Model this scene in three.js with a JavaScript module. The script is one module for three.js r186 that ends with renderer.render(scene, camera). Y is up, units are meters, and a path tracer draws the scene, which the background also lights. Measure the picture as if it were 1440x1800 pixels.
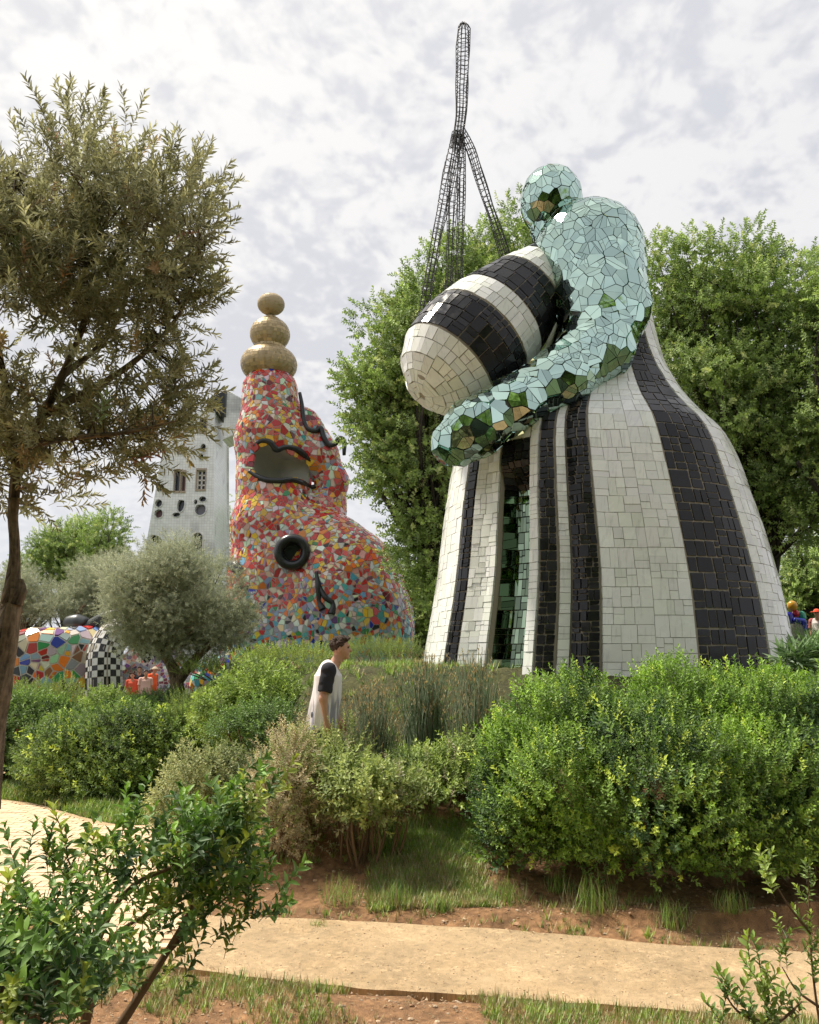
import * as THREE from 'three';
import { mergeGeometries } from 'three/addons/utils/BufferGeometryUtils.js';

// ------------------------------------------------------------------ camera, sky, sun, exposure
const scene = new THREE.Scene();
const EYE = new THREE.Vector3(0, 2.1, 0), PITCH = 10.8 * Math.PI / 180, FOCAL = 1413;
const camera = new THREE.PerspectiveCamera(65.0, 0.8, 0.1, 2000);
camera.position.copy(EYE);
camera.rotation.set(PITCH, 0, 0);
camera.updateMatrixWorld();

const SUN_DIR = new THREE.Vector3(-0.50, 1.0, -0.24).normalize();
const SUN_POWER = 4.0, SKY_LEVEL = 1.0, EXPOSURE = 1.6;
const sun = new THREE.DirectionalLight(new THREE.Color(1.0, 0.93, 0.80), SUN_POWER);
sun.name = 'sun';
sun.position.copy(SUN_DIR).multiplyScalar(80);
sun.target.position.set(0, 0, 0);
sun.castShadow = true;
sun.shadow.radius = 16;
sun.shadow.camera.left = -50; sun.shadow.camera.right = 50; sun.shadow.camera.top = 50; sun.shadow.camera.bottom = -50;
sun.shadow.camera.near = 1; sun.shadow.camera.far = 200;
scene.add(sun, sun.target);

const renderer = new THREE.WebGLRenderer({ antialias: true });
renderer.toneMapping = THREE.LinearToneMapping;
renderer.toneMappingExposure = EXPOSURE;
renderer.shadowMap.enabled = true;

// ------------------------------------------------------------------ numbers
function makeRng(seed) {
  let s = seed >>> 0;
  return () => { s = (s + 0x6d2b79f5) | 0; let t = Math.imul(s ^ (s >>> 15), 1 | s); t = (t + Math.imul(t ^ (t >>> 7), 61 | t)) ^ t; return ((t ^ (t >>> 14)) >>> 0) / 4294967296; };
}
const V = (x, y, z) => new THREE.Vector3(x, y, z);
const lerp = (a, b, t) => a + (b - a) * t, clamp = (x, a = 0, b = 1) => Math.min(b, Math.max(a, x));
const smooth = (a, b, x) => { const t = clamp((x - a) / (b - a)); return t * t * (3 - 2 * t); };
const hash3 = (x, y, z) => { let h = Math.imul(x, 374761393) ^ Math.imul(y, 668265263) ^ Math.imul(z, 2147483647 - 1274126177); h = Math.imul(h ^ (h >>> 13), 1274126177); return ((h ^ (h >>> 16)) >>> 0) / 4294967296; };
function noise3(x, y, z) {            // value noise, -1 .. 1
  const ix = Math.floor(x), iy = Math.floor(y), iz = Math.floor(z);
  let fx = x - ix, fy = y - iy, fz = z - iz;
  fx = fx * fx * (3 - 2 * fx); fy = fy * fy * (3 - 2 * fy); fz = fz * fz * (3 - 2 * fz);
  const c = (a, b, d) => hash3(ix + a, iy + b, iz + d);
  return lerp(lerp(lerp(c(0, 0, 0), c(1, 0, 0), fx), lerp(c(0, 1, 0), c(1, 1, 0), fx), fy), lerp(lerp(c(0, 0, 1), c(1, 0, 1), fx), lerp(c(0, 1, 1), c(1, 1, 1), fx), fy), fz) * 2 - 1;
}
function fbm(x, y, z, n) { let s = 0, a = 0.5; for (let i = 0; i < n; i++) { s += a * noise3(x, y, z); x = x * 2.03 + 17.1; y = y * 2.03 + 5.3; z = z * 2.03 + 9.7; a *= 0.5; } return s; }

// a photo pixel (1440 x 1800) and a distance along -z give a point of the place
const CP = Math.cos(PITCH), SP = Math.sin(PITCH);
function ray(px, py) { const cx = (px - 720) / FOCAL, cy = (900 - py) / FOCAL; return V(cx, cy * CP + SP, cy * SP - CP); }
function at(px, py, d) { const r = ray(px, py); return r.multiplyScalar(d / -r.z).add(EYE); }
function onGround(px, py, y = 0) { const r = ray(px, py); return r.multiplyScalar((y - EYE.y) / r.y).add(EYE); }
const mpp = (d) => d / FOCAL;         // metres per photo pixel, roughly, at distance d

// ------------------------------------------------------------------ sky: a bright broken sheet of altocumulus
{
  const W = 4096, H = 2048, data = new Float32Array(W * H * 4);
  const P = new Int32Array(512); const r = makeRng(77); const G = new Float32Array(256);
  for (let i = 0; i < 256; i++) { P[i] = i; G[i] = r(); }
  for (let i = 255; i > 0; i--) { const j = (r() * (i + 1)) | 0; const t = P[i]; P[i] = P[j]; P[j] = t; }
  for (let i = 0; i < 256; i++) P[i + 256] = P[i];
  const n2 = (x, y) => {
    const ix = Math.floor(x), iy = Math.floor(y); let fx = x - ix, fy = y - iy;
    fx = fx * fx * (3 - 2 * fx); fy = fy * fy * (3 - 2 * fy);
    const X = ix & 255, Y = iy & 255, X1 = (X + 1) & 255, Y1 = (Y + 1) & 255;
    const a = G[P[P[X] + Y]], b = G[P[P[X1] + Y]], c = G[P[P[X] + Y1]], d = G[P[P[X1] + Y1]];
    return a + (b - a) * fx + (c - a) * fy + (a - b - c + d) * fx * fy;
  };
  const f2 = (x, y, n) => { let s = 0, a = 0.5, t = 0; for (let i = 0; i < n; i++) { s += a * n2(x, y); t += a; const q = x * 1.6 - y * 1.2 + 3.7; y = x * 1.2 + y * 1.6 + 8.1; x = q; a *= 0.52; } return s / t; };
  for (let row = 0; row < H; row++) {
    const up = ((row + 0.5) / H - 0.5) * Math.PI, y = Math.sin(up), ch = Math.cos(up);
    for (let col = 0; col < W; col++) {
      const o = (row * W + col) * 4;
      if (y <= 0) { data[o] = 0.34; data[o + 1] = 0.33; data[o + 2] = 0.28; data[o + 3] = 1; continue; }
      const az = ((col + 0.5) / W - 0.5) * 2 * Math.PI, x = Math.cos(az) * ch, z = Math.sin(az) * ch;
      const k = 1 / (y + 0.22), cx = x * k * 7.6 + 3.1, cz = z * k * 7.6 + 7.7;
      const wx = f2(cx * 0.8 + 31, cz * 0.8, 3) - 0.5, wz = f2(cx * 0.8, cz * 0.8 + 57, 3) - 0.5;
      const big = f2(cx * 0.24 + wx * 0.6, cz * 0.24 + wz * 0.6 + 20, 3);
      const cell = f2(cx * 3.3 + wx * 2.6, cz * 3.3 + wz * 2.6, 6);
      const fine = f2(cx * 7.5 + wx * 3.5 + 40, cz * 7.5 + wz * 3.5, 4);
      let d = (cell - 0.5) * 1.15 + (big - 0.5) * 1.25 + (fine - 0.5) * 0.6;
      d = clamp(0.61 + d * 1.4);
      const lit = smooth(0.1, 0.9, d), haze = smooth(0.40, 0.05, y);
      const cosS = x * SUN_DIR.x + y * SUN_DIR.y + z * SUN_DIR.z, glow = Math.pow(Math.max(0, cosS * 0.5 + 0.5), 7);
      // grey-violet thin gaps to white cloud tops, whiter haze low down
      let R = lerp(0.435, 0.565, lit), Gc = lerp(0.445, 0.563, lit), B = lerp(0.485, 0.575, lit);
      R = lerp(R, 0.525, haze * 0.7); Gc = lerp(Gc, 0.54, haze * 0.7); B = lerp(B, 0.575, haze * 0.7);
      const g = 0.95 + glow * 0.28;
      data[o] = R * g * (1 + glow * 0.10) * SKY_LEVEL; data[o + 1] = Gc * g * (1 + glow * 0.06) * SKY_LEVEL; data[o + 2] = B * g * (1 - glow * 0.03) * SKY_LEVEL; data[o + 3] = 1;
    }
  }
  const sky = new THREE.DataTexture(data, W, H, THREE.RGBAFormat, THREE.FloatType);
  sky.mapping = THREE.EquirectangularReflectionMapping;
  sky.magFilter = THREE.LinearFilter; sky.minFilter = THREE.LinearFilter;
  sky.needsUpdate = true;
  scene.background = sky;
  scene.environment = sky;
}

// ------------------------------------------------------------------ naming
const used = new Map();
function numbered(name) { const n = used.get(name) ?? 0; used.set(name, n + 1); return n ? `${name}_${String(n).padStart(3, '0')}` : name; }
function tag(o, label, category, group, kind) {
  if (label) o.userData.label = label;
  if (category) o.userData.category = category;
  if (group) o.userData.group = group;
  if (kind) o.userData.kind = kind;
  return o;
}
function thing(name, label, category, pos, group) {
  const g = new THREE.Group(); g.name = numbered(name); g.position.copy(pos); scene.add(g);
  return tag(g, label, category, group);
}
function mesh(name, geo, mat, parent, label) {
  const m = new THREE.Mesh(geo, mat); m.name = name; m.castShadow = m.receiveShadow = true;
  if (label) m.userData.label = label;
  (parent ?? scene).add(m);
  return m;
}
function instances(name, geo, mat, list, parent, stuff = true) {   // list of {m: Matrix4, c: [r,g,b]}
  const im = new THREE.InstancedMesh(geo, mat, list.length); im.name = name; im.castShadow = im.receiveShadow = true;
  const c = new THREE.Color();
  list.forEach((e, i) => { im.setMatrixAt(i, e.m); if (e.c) im.setColorAt(i, c.setRGB(e.c[0], e.c[1], e.c[2])); });
  if (stuff) im.userData.kind = 'stuff';
  (parent ?? scene).add(im);
  return im;
}

// ------------------------------------------------------------------ geometry helpers
function geoFrom(pos, idx, nor, col, uv) {
  const g = new THREE.BufferGeometry();
  g.setAttribute('position', new THREE.Float32BufferAttribute(pos, 3));
  if (idx) g.setIndex(idx);
  if (nor) g.setAttribute('normal', new THREE.Float32BufferAttribute(nor, 3)); else g.computeVertexNormals();
  if (col) g.setAttribute('color', new THREE.Float32BufferAttribute(col, 3));
  if (uv) g.setAttribute('uv', new THREE.Float32BufferAttribute(uv, 2));
  return g;
}
// tapered tube through points; radii per point (interpolated)
function tube(points, radii, { segs = 7, steps = 0, cap = true, rough = 0, seed = 1 } = {}) {
  const curve = points.length > 2 ? new THREE.CatmullRomCurve3(points, false, 'centripetal') : new THREE.LineCurve3(points[0], points[1]);
  const n = steps || Math.max(2, (points.length - 1) * 5), pos = [], idx = [], uv = [];
  let t0 = curve.getTangent(0), nrm = Math.abs(t0.y) < 0.9 ? V(0, 1, 0).cross(t0).normalize() : V(1, 0, 0).cross(t0).normalize(), len = 0, prev = null;
  for (let i = 0; i <= n; i++) {
    const t = i / n, p = curve.getPoint(t), tan = curve.getTangent(t).normalize();
    nrm.addScaledVector(tan, -nrm.dot(tan)).normalize();
    const b = tan.clone().cross(nrm), f = t * (radii.length - 1), k = Math.min(radii.length - 2, Math.floor(f)), r = radii.length > 1 ? lerp(radii[k], radii[k + 1], f - k) : radii[0];
    if (prev) len += p.distanceTo(prev); prev = p;
    for (let j = 0; j <= segs; j++) {
      const a = (j % segs) / segs * Math.PI * 2, q = r * (1 + (rough ? rough * noise3(Math.cos(a) * 2 + seed, len * 2.5 / Math.max(r, 0.02) * 0.1, Math.sin(a) * 2) : 0));
      pos.push(p.x + (nrm.x * Math.cos(a) + b.x * Math.sin(a)) * q, p.y + (nrm.y * Math.cos(a) + b.y * Math.sin(a)) * q, p.z + (nrm.z * Math.cos(a) + b.z * Math.sin(a)) * q);
      uv.push(j / segs * Math.PI * 2 * r, len);
    }
  }
  const w = segs + 1;
  for (let i = 0; i < n; i++) for (let j = 0; j < segs; j++) { const a = i * w + j; idx.push(a, a + 1, a + w, a + 1, a + w + 1, a + w); }
  if (cap) for (const [row, flip] of [[0, 0], [n, 1]]) { const s = row * w; for (let j = 1; j < segs - 1; j++) flip ? idx.push(s, s + j, s + j + 1) : idx.push(s, s + j + 1, s + j); }
  const g = new THREE.BufferGeometry();
  g.setAttribute('position', new THREE.Float32BufferAttribute(pos, 3)); g.setAttribute('uv', new THREE.Float32BufferAttribute(uv, 2)); g.setIndex(idx); g.computeVertexNormals();
  // close the seam in the normals
  const N = g.attributes.normal;
  for (let i = 0; i <= n; i++) { const a = i * w, b = a + segs, s = V(N.getX(a) + N.getX(b), N.getY(a) + N.getY(b), N.getZ(a) + N.getZ(b)).normalize(); N.setXYZ(a, s.x, s.y, s.z); N.setXYZ(b, s.x, s.y, s.z); }
  return g;
}
// naive surface nets: the zero surface of f(x, y, z), negative inside
function surfaceNets(f, lo, hi, cell) {
  const nx = Math.ceil((hi.x - lo.x) / cell) + 1, ny = Math.ceil((hi.y - lo.y) / cell) + 1, nz = Math.ceil((hi.z - lo.z) / cell) + 1;
  const F = new Float32Array(nx * ny * nz), id = (i, j, k) => (k * ny + j) * nx + i;
  for (let k = 0; k < nz; k++) for (let j = 0; j < ny; j++) for (let i = 0; i < nx; i++) F[id(i, j, k)] = f(lo.x + i * cell, lo.y + j * cell, lo.z + k * cell);
  const vid = new Int32Array(nx * ny * nz).fill(-1), pos = [], nor = [], idx = [];
  const E = [[0, 1], [2, 3], [4, 5], [6, 7], [0, 2], [1, 3], [4, 6], [5, 7], [0, 4], [1, 5], [2, 6], [3, 7]], v = new Float32Array(8), e = cell * 0.25;
  for (let k = 0; k < nz - 1; k++) for (let j = 0; j < ny - 1; j++) for (let i = 0; i < nx - 1; i++) {
    let mask = 0;
    for (let c = 0; c < 8; c++) { v[c] = F[id(i + (c & 1), j + ((c >> 1) & 1), k + (c >> 2))]; if (v[c] < 0) mask |= 1 << c; }
    if (mask === 0 || mask === 255) continue;
    let x = 0, y = 0, z = 0, n = 0;
    for (const [a, b] of E) if ((v[a] < 0) !== (v[b] < 0)) { const t = v[a] / (v[a] - v[b]); x += lerp(a & 1, b & 1, t); y += lerp((a >> 1) & 1, (b >> 1) & 1, t); z += lerp(a >> 2, b >> 2, t); n++; }
    x = lo.x + (i + x / n) * cell; y = lo.y + (j + y / n) * cell; z = lo.z + (k + z / n) * cell;
    const g = V(f(x + e, y, z) - f(x - e, y, z), f(x, y + e, z) - f(x, y - e, z), f(x, y, z + e) - f(x, y, z - e)).normalize();
    vid[id(i, j, k)] = pos.length / 3; pos.push(x, y, z); nor.push(g.x, g.y, g.z);
  }
  const quad = (a, b, c, d, flip) => { if (a < 0 || b < 0 || c < 0 || d < 0) return; flip ? idx.push(a, c, b, a, d, c) : idx.push(a, b, c, a, c, d); };
  for (let k = 1; k < nz - 1; k++) for (let j = 1; j < ny - 1; j++) for (let i = 1; i < nx - 1; i++) {
    const s = F[id(i, j, k)] < 0;
    if (s !== F[id(i + 1, j, k)] < 0) quad(vid[id(i, j - 1, k - 1)], vid[id(i, j, k - 1)], vid[id(i, j, k)], vid[id(i, j - 1, k)], !s);
    if (s !== F[id(i, j + 1, k)] < 0) quad(vid[id(i - 1, j, k - 1)], vid[id(i - 1, j, k)], vid[id(i, j, k)], vid[id(i, j, k - 1)], !s);
    if (s !== F[id(i, j, k + 1)] < 0) quad(vid[id(i - 1, j - 1, k)], vid[id(i, j - 1, k)], vid[id(i, j, k)], vid[id(i - 1, j, k)], !s);
  }
  return geoFrom(pos, idx, nor);
}
// signed distances
function sdCone(p, a, b, ra, rb) {    // tapered capsule
  const bx = b.x - a.x, by = b.y - a.y, bz = b.z - a.z, px = p.x - a.x, py = p.y - a.y, pz = p.z - a.z;
  const h = clamp((px * bx + py * by + pz * bz) / (bx * bx + by * by + bz * bz || 1e-9)), dx = px - bx * h, dy = py - by * h, dz = pz - bz * h;
  return Math.sqrt(dx * dx + dy * dy + dz * dz) - lerp(ra, rb, h);
}
function sdEll(p, c, rx, ry, rz) { const x = (p.x - c.x) / rx, y = (p.y - c.y) / ry, z = (p.z - c.z) / rz, k0 = Math.hypot(x, y, z), k1 = Math.hypot(x / rx, y / ry, z / rz); return k1 < 1e-6 ? -Math.min(rx, ry, rz) : k0 * (k0 - 1) / k1; }
const smin = (a, b, k) => { const h = Math.max(k - Math.abs(a - b), 0) / k; return Math.min(a, b) - h * h * k * 0.25; };
const smax = (a, b, k) => -smin(-a, -b, k);
function hit(px, py, f, d0, d1) {     // where the sight line through a photo pixel meets a solid
  for (let d = d0; d < d1; d += 0.03) { const q = at(px, py, d); if (f(q) < 0) return q; }
  return null;
}
function gradient(f, p, e = 0.02) { return V(f(V(p.x + e, p.y, p.z)) - f(V(p.x - e, p.y, p.z)), f(V(p.x, p.y + e, p.z)) - f(V(p.x, p.y - e, p.z)), f(V(p.x, p.y, p.z + e)) - f(V(p.x, p.y, p.z - e))).normalize(); }

// ------------------------------------------------------------------ mosaic helpers
// a tile is {p: [corner points on the surface], n: outward normal, th: height, c: colour}
function tileInto(t, pos, nor, col, idx, uv) {
  const ou = t.u0 ?? 0, ov = t.v0 ?? 0, put = (x, y, z) => { uv.push(((x + ou) * 0.8 + z * 0.6) * 0.5, (y + ov) * 0.5); };
  const n = t.n, q = t.p, m = q.length, top = [], s = pos.length / 3;
  for (const p of q) { pos.push(p.x + n.x * t.th, p.y + n.y * t.th, p.z + n.z * t.th); nor.push(n.x, n.y, n.z); col.push(...t.c); put(p.x, p.y, p.z); }
  for (let i = 1; i < m - 1; i++) idx.push(s, s + i, s + i + 1);
  const down = t.down ?? 0.02;
  for (let i = 0; i < m; i++) {
    const a = q[i], b = q[(i + 1) % m], k = pos.length / 3, e = V(b.x - a.x, b.y - a.y, b.z - a.z).cross(n).normalize();
    for (const [p, h] of [[a, t.th], [b, t.th], [b, -down], [a, -down]]) { pos.push(p.x + n.x * h, p.y + n.y * h, p.z + n.z * h); nor.push(e.x, e.y, e.z); col.push(...t.c); put(p.x, p.y, p.z); }
    idx.push(k, k + 3, k + 2, k, k + 2, k + 1);
  }
}
function tilesGeo(list) { const pos = [], nor = [], col = [], idx = [], uv = []; for (const t of list) tileInto(t, pos, nor, col, idx, uv); return geoFrom(pos, idx, nor, col, uv); }
// the 300 tiles that show largest become parts, the others one part
function emitTiles(parent, base, tiles, mat, { max = 300, name = 'tile', rest = 'tiles' } = {}) {
  const d = new THREE.Vector3(), c = new THREE.Vector3();
  for (const t of tiles) {
    c.set(0, 0, 0); for (const p of t.p) c.add(p); c.multiplyScalar(1 / t.p.length); t.mid = c.clone();
    let a = 0; for (let i = 1; i < t.p.length - 1; i++) a += t.p[i].clone().sub(t.p[0]).cross(t.p[i + 1].clone().sub(t.p[0])).length() / 2;
    d.copy(EYE).sub(c).sub(base); t.score = a * t.n.dot(d.clone().normalize()) / d.lengthSq();
  }
  const order = tiles.slice().sort((a, b) => b.score - a.score), own = order.filter((t) => t.score > 0).slice(0, max), set = new Set(own);
  for (const t of own) {
    const m = t.mid, g = tilesGeo([{ ...t, u0: m.x + m.z * 0.75, v0: m.y, p: t.p.map((p) => p.clone().sub(m)) }]);
    const o = mesh(name, g, t.mat ?? mat, parent); o.position.copy(m);
  }
  const others = tiles.filter((t) => !set.has(t));
  const byMat = new Map();
  for (const t of others) { const k = t.mat ?? mat; if (!byMat.has(k)) byMat.set(k, []); byMat.get(k).push(t); }
  for (const [k, l] of byMat) tag(mesh(rest, tilesGeo(l), k, parent), null, null, null, 'stuff');
}
// cuts the convex polygon of (x, y) where x*nx + y*ny > d
function clip(poly, nx, ny, d) {
  const out = [];
  for (let i = 0; i < poly.length; i++) {
    const a = poly[i], b = poly[(i + 1) % poly.length], da = a[0] * nx + a[1] * ny - d, db = b[0] * nx + b[1] * ny - d;
    if (da <= 0) out.push(a);
    if ((da < 0 && db > 0) || (da > 0 && db < 0)) { const t = da / (da - db); out.push([lerp(a[0], b[0], t), lerp(a[1], b[1], t)]); }
  }
  return out;
}
// irregular shards over any surface: scattered points, each keeping the part of its tangent plane nearest to it
function shards(geo, rng, { r, gap = 0.012, th = 0.008, tilt = 0.01, color, keep, split = 0, down = 0.03, jitterR = 0.35, count }) {
  const P = geo.attributes.position, N = geo.attributes.normal, I = geo.index.array, nt = I.length / 3, cum = new Float32Array(nt);
  const a = new THREE.Vector3(), b = new THREE.Vector3(), c = new THREE.Vector3(); let area = 0;
  for (let i = 0; i < nt; i++) { a.fromBufferAttribute(P, I[3 * i]); b.fromBufferAttribute(P, I[3 * i + 1]).sub(a); c.fromBufferAttribute(P, I[3 * i + 2]).sub(a); area += b.cross(c).length() / 2; cum[i] = area; }
  const tries = count ?? Math.ceil(area / (r * r) * 7), grid = new Map(), pts = [], cellOf = (p) => `${Math.floor(p.x / r)},${Math.floor(p.y / r)},${Math.floor(p.z / r)}`;
  const near = (p, reach) => { const out = [], X = Math.floor(p.x / r), Y = Math.floor(p.y / r), Z = Math.floor(p.z / r); for (let i = -reach; i <= reach; i++) for (let j = -reach; j <= reach; j++) for (let k = -reach; k <= reach; k++) { const l = grid.get(`${X + i},${Y + j},${Z + k}`); if (l) out.push(...l); } return out; };
  for (let t = 0; t < tries; t++) {
    const x = rng() * area; let lo = 0, hi = nt - 1; while (lo < hi) { const m = (lo + hi) >> 1; cum[m] < x ? lo = m + 1 : hi = m; }
    let u = rng(), v = rng(); if (u + v > 1) { u = 1 - u; v = 1 - v; } const w = 1 - u - v, i0 = I[3 * lo], i1 = I[3 * lo + 1], i2 = I[3 * lo + 2];
    const mix = (A) => V(A.getX(i0) * w + A.getX(i1) * u + A.getX(i2) * v, A.getY(i0) * w + A.getY(i1) * u + A.getY(i2) * v, A.getZ(i0) * w + A.getZ(i1) * u + A.getZ(i2) * v);
    const p = mix(P), n = mix(N).normalize();
    const size = r * (1 + jitterR * (rng() * 2 - 1)) * (typeof count === 'function' ? 1 : 1);
    if (keep && !keep(p, n)) continue;
    if (near(p, 1).some((q) => q.p.distanceTo(p) < Math.min(size, q.size) * 0.8)) continue;
    const q = { p, n, size }; pts.push(q); const k = cellOf(p); if (!grid.has(k)) grid.set(k, []); grid.get(k).push(q);
  }
  const out = [], X = new THREE.Vector3(), Y = new THREE.Vector3(), d = new THREE.Vector3();
  for (const q of pts) {
    const n = q.n.clone().add(V(rng() - 0.5, rng() - 0.5, rng() - 0.5).multiplyScalar(2 * tilt)).normalize();
    X.set(rng() - 0.5, rng() - 0.5, rng() - 0.5).cross(n).normalize(); Y.copy(n).cross(X);
    const R = r * 1.05; let poly = []; for (let i = 0; i < 8; i++) poly.push([Math.cos(i * Math.PI / 4) * R, Math.sin(i * Math.PI / 4) * R]);
    for (const o of near(q.p, 2)) {
      if (o === q || o.n.dot(q.n) < 0.1) continue;
      d.copy(o.p).sub(q.p); const L = d.length(); if (L > 2.2 * r) continue;
      let dx = d.dot(X), dy = d.dot(Y); const l = Math.hypot(dx, dy); if (l < 1e-4) continue;
      dx /= l; dy /= l; poly = clip(poly, dx, dy, L / 2 - gap / 2); if (poly.length < 3) break;
    }
    if (poly.length < 3) continue;
    let pieces = [poly];
    for (let s = 0; s < 2; s++) if (rng() < split) {
      const next = [];
      for (const pc of pieces) {
        const mx = pc.reduce((s, p) => s + p[0], 0) / pc.length + (rng() - 0.5) * r * 0.3, my = pc.reduce((s, p) => s + p[1], 0) / pc.length + (rng() - 0.5) * r * 0.3, an = rng() * 6.283, cx = Math.cos(an), cy = Math.sin(an);
        next.push(clip(pc, cx, cy, cx * mx + cy * my - gap * 0.4), clip(pc, -cx, -cy, -cx * mx - cy * my - gap * 0.4));
      }
      pieces = next;
    }
    for (const pc of pieces) {
      let ar = 0; for (let i = 0; i < pc.length; i++) { const u = pc[i], v = pc[(i + 1) % pc.length]; ar += u[0] * v[1] - u[1] * v[0]; }
      if (pc.length < 3 || ar < r * r * 0.02) continue;
      const nn = pieces.length > 1 ? n.clone().add(V(rng() - 0.5, rng() - 0.5, rng() - 0.5).multiplyScalar(2 * tilt)).normalize() : n;
      const t = { p: pc.map(([x, y]) => q.p.clone().addScaledVector(X, x).addScaledVector(Y, y)), n: nn, th: th * (0.7 + 0.6 * rng()), down };
      const col = color(q.p, rng); if (col.mat) { t.mat = col.mat; t.c = col.c; } else t.c = col;
      out.push(t);
    }
  }
  return out;
}
// rectangular tiles between two edges of a surface P(u, v); bands of about `band` metres, columns of about `wide`
function stripeTiles(P, v0, v1, uL, uR, rng, { band, wide, gap = 0.014, th = 0.01, color, chunk = 4, keep, splits = 0.6, down = 0.03 }) {
  const out = [], e = 1e-3;
  const widthAt = (v) => { let w = 0, p = P(uL(v), v); for (let i = 1; i <= 8; i++) { const q = P(lerp(uL(v), uR(v), i / 8), v); w += p.distanceTo(q); p = q; } return w; };
  const vm = (v0 + v1) / 2, chunks = Math.max(1, Math.round(widthAt(vm) / (wide * chunk)));
  const edges = [0]; for (let i = 1; i < chunks; i++) edges.push((i + (rng() - 0.5) * 0.4) / chunks); edges.push(1);
  for (let c = 0; c < chunks; c++) {
    let v = v0;
    while (v < v1 - 1e-6) {
      const um = lerp(uL(v), uR(v), (edges[c] + edges[c + 1]) / 2), speed = P(um, Math.min(v + e, v1)).distanceTo(P(um, Math.min(v + e, v1) - e)) / e;
      let v2 = v + band * (v === v0 ? 0.4 + rng() * 0.7 : 0.8 + rng() * 0.4) / Math.max(speed, 1e-3); if (v1 - v2 < band * 0.4 / Math.max(speed, 1e-3)) v2 = v1;
      const n = Math.max(1, Math.round(widthAt((v + v2) / 2) * (edges[c + 1] - edges[c]) / (wide * (0.75 + rng() * 0.5)))), ws = []; let sum = 0;
      for (let i = 0; i < n; i++) { const w = 0.6 + rng() * 0.8; ws.push(w); sum += w; }
      let f = edges[c];
      for (let i = 0; i < n; i++) {
        const f2 = f + ws[i] / sum * (edges[c + 1] - edges[c]), parts = [];
        const r = rng(); if (r < splits) { const s = lerp(v, v2, 0.35 + rng() * 0.3); parts.push([f, f2, v, s], [f, f2, s, v2]); } else if (r < splits + 0.1 && ws[i] / sum * n > 0.9) { const s = lerp(f, f2, 0.4 + rng() * 0.2); parts.push([f, s, v, v2], [s, f2, v, v2]); } else parts.push([f, f2, v, v2]);
        for (const [fa, fb, va, vb] of parts) {
          const pt = (ff, vv) => P(lerp(uL(vv), uR(vv), ff), vv), q = [pt(fa, va), pt(fb, va), pt(fb, vb), pt(fa, vb)];
          const mid = q[0].clone().add(q[1]).add(q[2]).add(q[3]).multiplyScalar(0.25);
          const nn = q[1].clone().sub(q[3]).cross(q[2].clone().sub(q[0])); if (nn.length() < 1e-5) continue; nn.normalize();
          if (keep && !keep(mid, lerp(fa, fb, 0.5), (va + vb) / 2)) continue;
          const big = Math.max(mid.distanceTo(q[0]), 0.02);
          const p = q.map((x) => { const dl = mid.clone().sub(x); return x.clone().addScaledVector(dl.normalize(), Math.min(gap * 0.72, big * 0.3)).add(V(rng() - 0.5, rng() - 0.5, rng() - 0.5).multiplyScalar(gap * 0.35)); });
          nn.add(V(rng() - 0.5, rng() - 0.5, rng() - 0.5).multiplyScalar(0.05)).normalize();
          out.push({ p, n: nn, th: th * (0.6 + rng() * 0.8), c: color(mid, rng), down });
        }
        f = f2;
      }
      v = v2;
    }
  }
  return out;
}
const NEUTRAL = (o) => new THREE.MeshStandardMaterial({ vertexColors: true, roughness: 0.5, ...o });
// ------------------------------------------------------------------ textures and materials
function noiseTexture(size, seed, f, srgb = false) {   // f(x, y, periodic noise) -> [r, g, b] 0..255
  const r = makeRng(seed), L = 64, G = new Float32Array(L * L); for (let i = 0; i < G.length; i++) G[i] = r();
  const n = (x, y, per) => { x = ((x % per) + per) % per; y = ((y % per) + per) % per; const ix = Math.floor(x), iy = Math.floor(y); let fx = x - ix, fy = y - iy; fx = fx * fx * (3 - 2 * fx); fy = fy * fy * (3 - 2 * fy); const g = (a, b) => G[((b % per) % L) * L + ((a % per) % L)]; return lerp(lerp(g(ix, iy), g(ix + 1, iy), fx), lerp(g(ix, iy + 1), g(ix + 1, iy + 1), fx), fy); };
  const F = (u, v, base, oct) => { let s = 0, a = 0.5, t = 0, p = base; for (let i = 0; i < oct; i++) { s += a * n(u * p + i * 0.37, v * p + i * 0.61, p); t += a; a *= 0.6; p = Math.min(p * 2, 64 * (1 << 20)); if (p > 64) { p = 64; } } return s / t; };
  const d = new Uint8Array(size * size * 4);
  for (let y = 0; y < size; y++) for (let x = 0; x < size; x++) { const c = f(x / size, y / size, F, r), o = (y * size + x) * 4; d[o] = clamp(c[0], 0, 255); d[o + 1] = clamp(c[1], 0, 255); d[o + 2] = clamp(c[2], 0, 255); d[o + 3] = 255; }
  const t = new THREE.DataTexture(d, size, size); t.wrapS = t.wrapT = THREE.RepeatWrapping; t.magFilter = THREE.LinearFilter; t.minFilter = THREE.LinearMipmapLinearFilter; if (srgb) t.colorSpace = THREE.SRGBColorSpace; t.needsUpdate = true;
  return t;
}
const scaled = (t, r) => { const c = t.clone(); c.repeat.set(r, r); c.needsUpdate = true; return c; };
const grainTex = noiseTexture(512, 3, (u, v, F, r) => { const k = 150 + (F(u, v, 8, 4) - 0.5) * 90 + (r() - 0.5) * 90; return [k, k, k]; });
const soilTex = noiseTexture(1024, 5, (u, v, F, r) => {
  const a = F(u, v, 4, 4), b = F(u + 0.3, v + 0.7, 16, 3), s = r(); let k = 0.72 + (a - 0.5) * 0.5 + (b - 0.5) * 0.4 + (s - 0.5) * 0.35;
  if (s > 0.985) k += 0.35; const c = F(u + 0.1, v + 0.6, 64, 1); k += (c - 0.5) * 0.45; return [k * 232, k * 228, k * 220];
});
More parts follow.
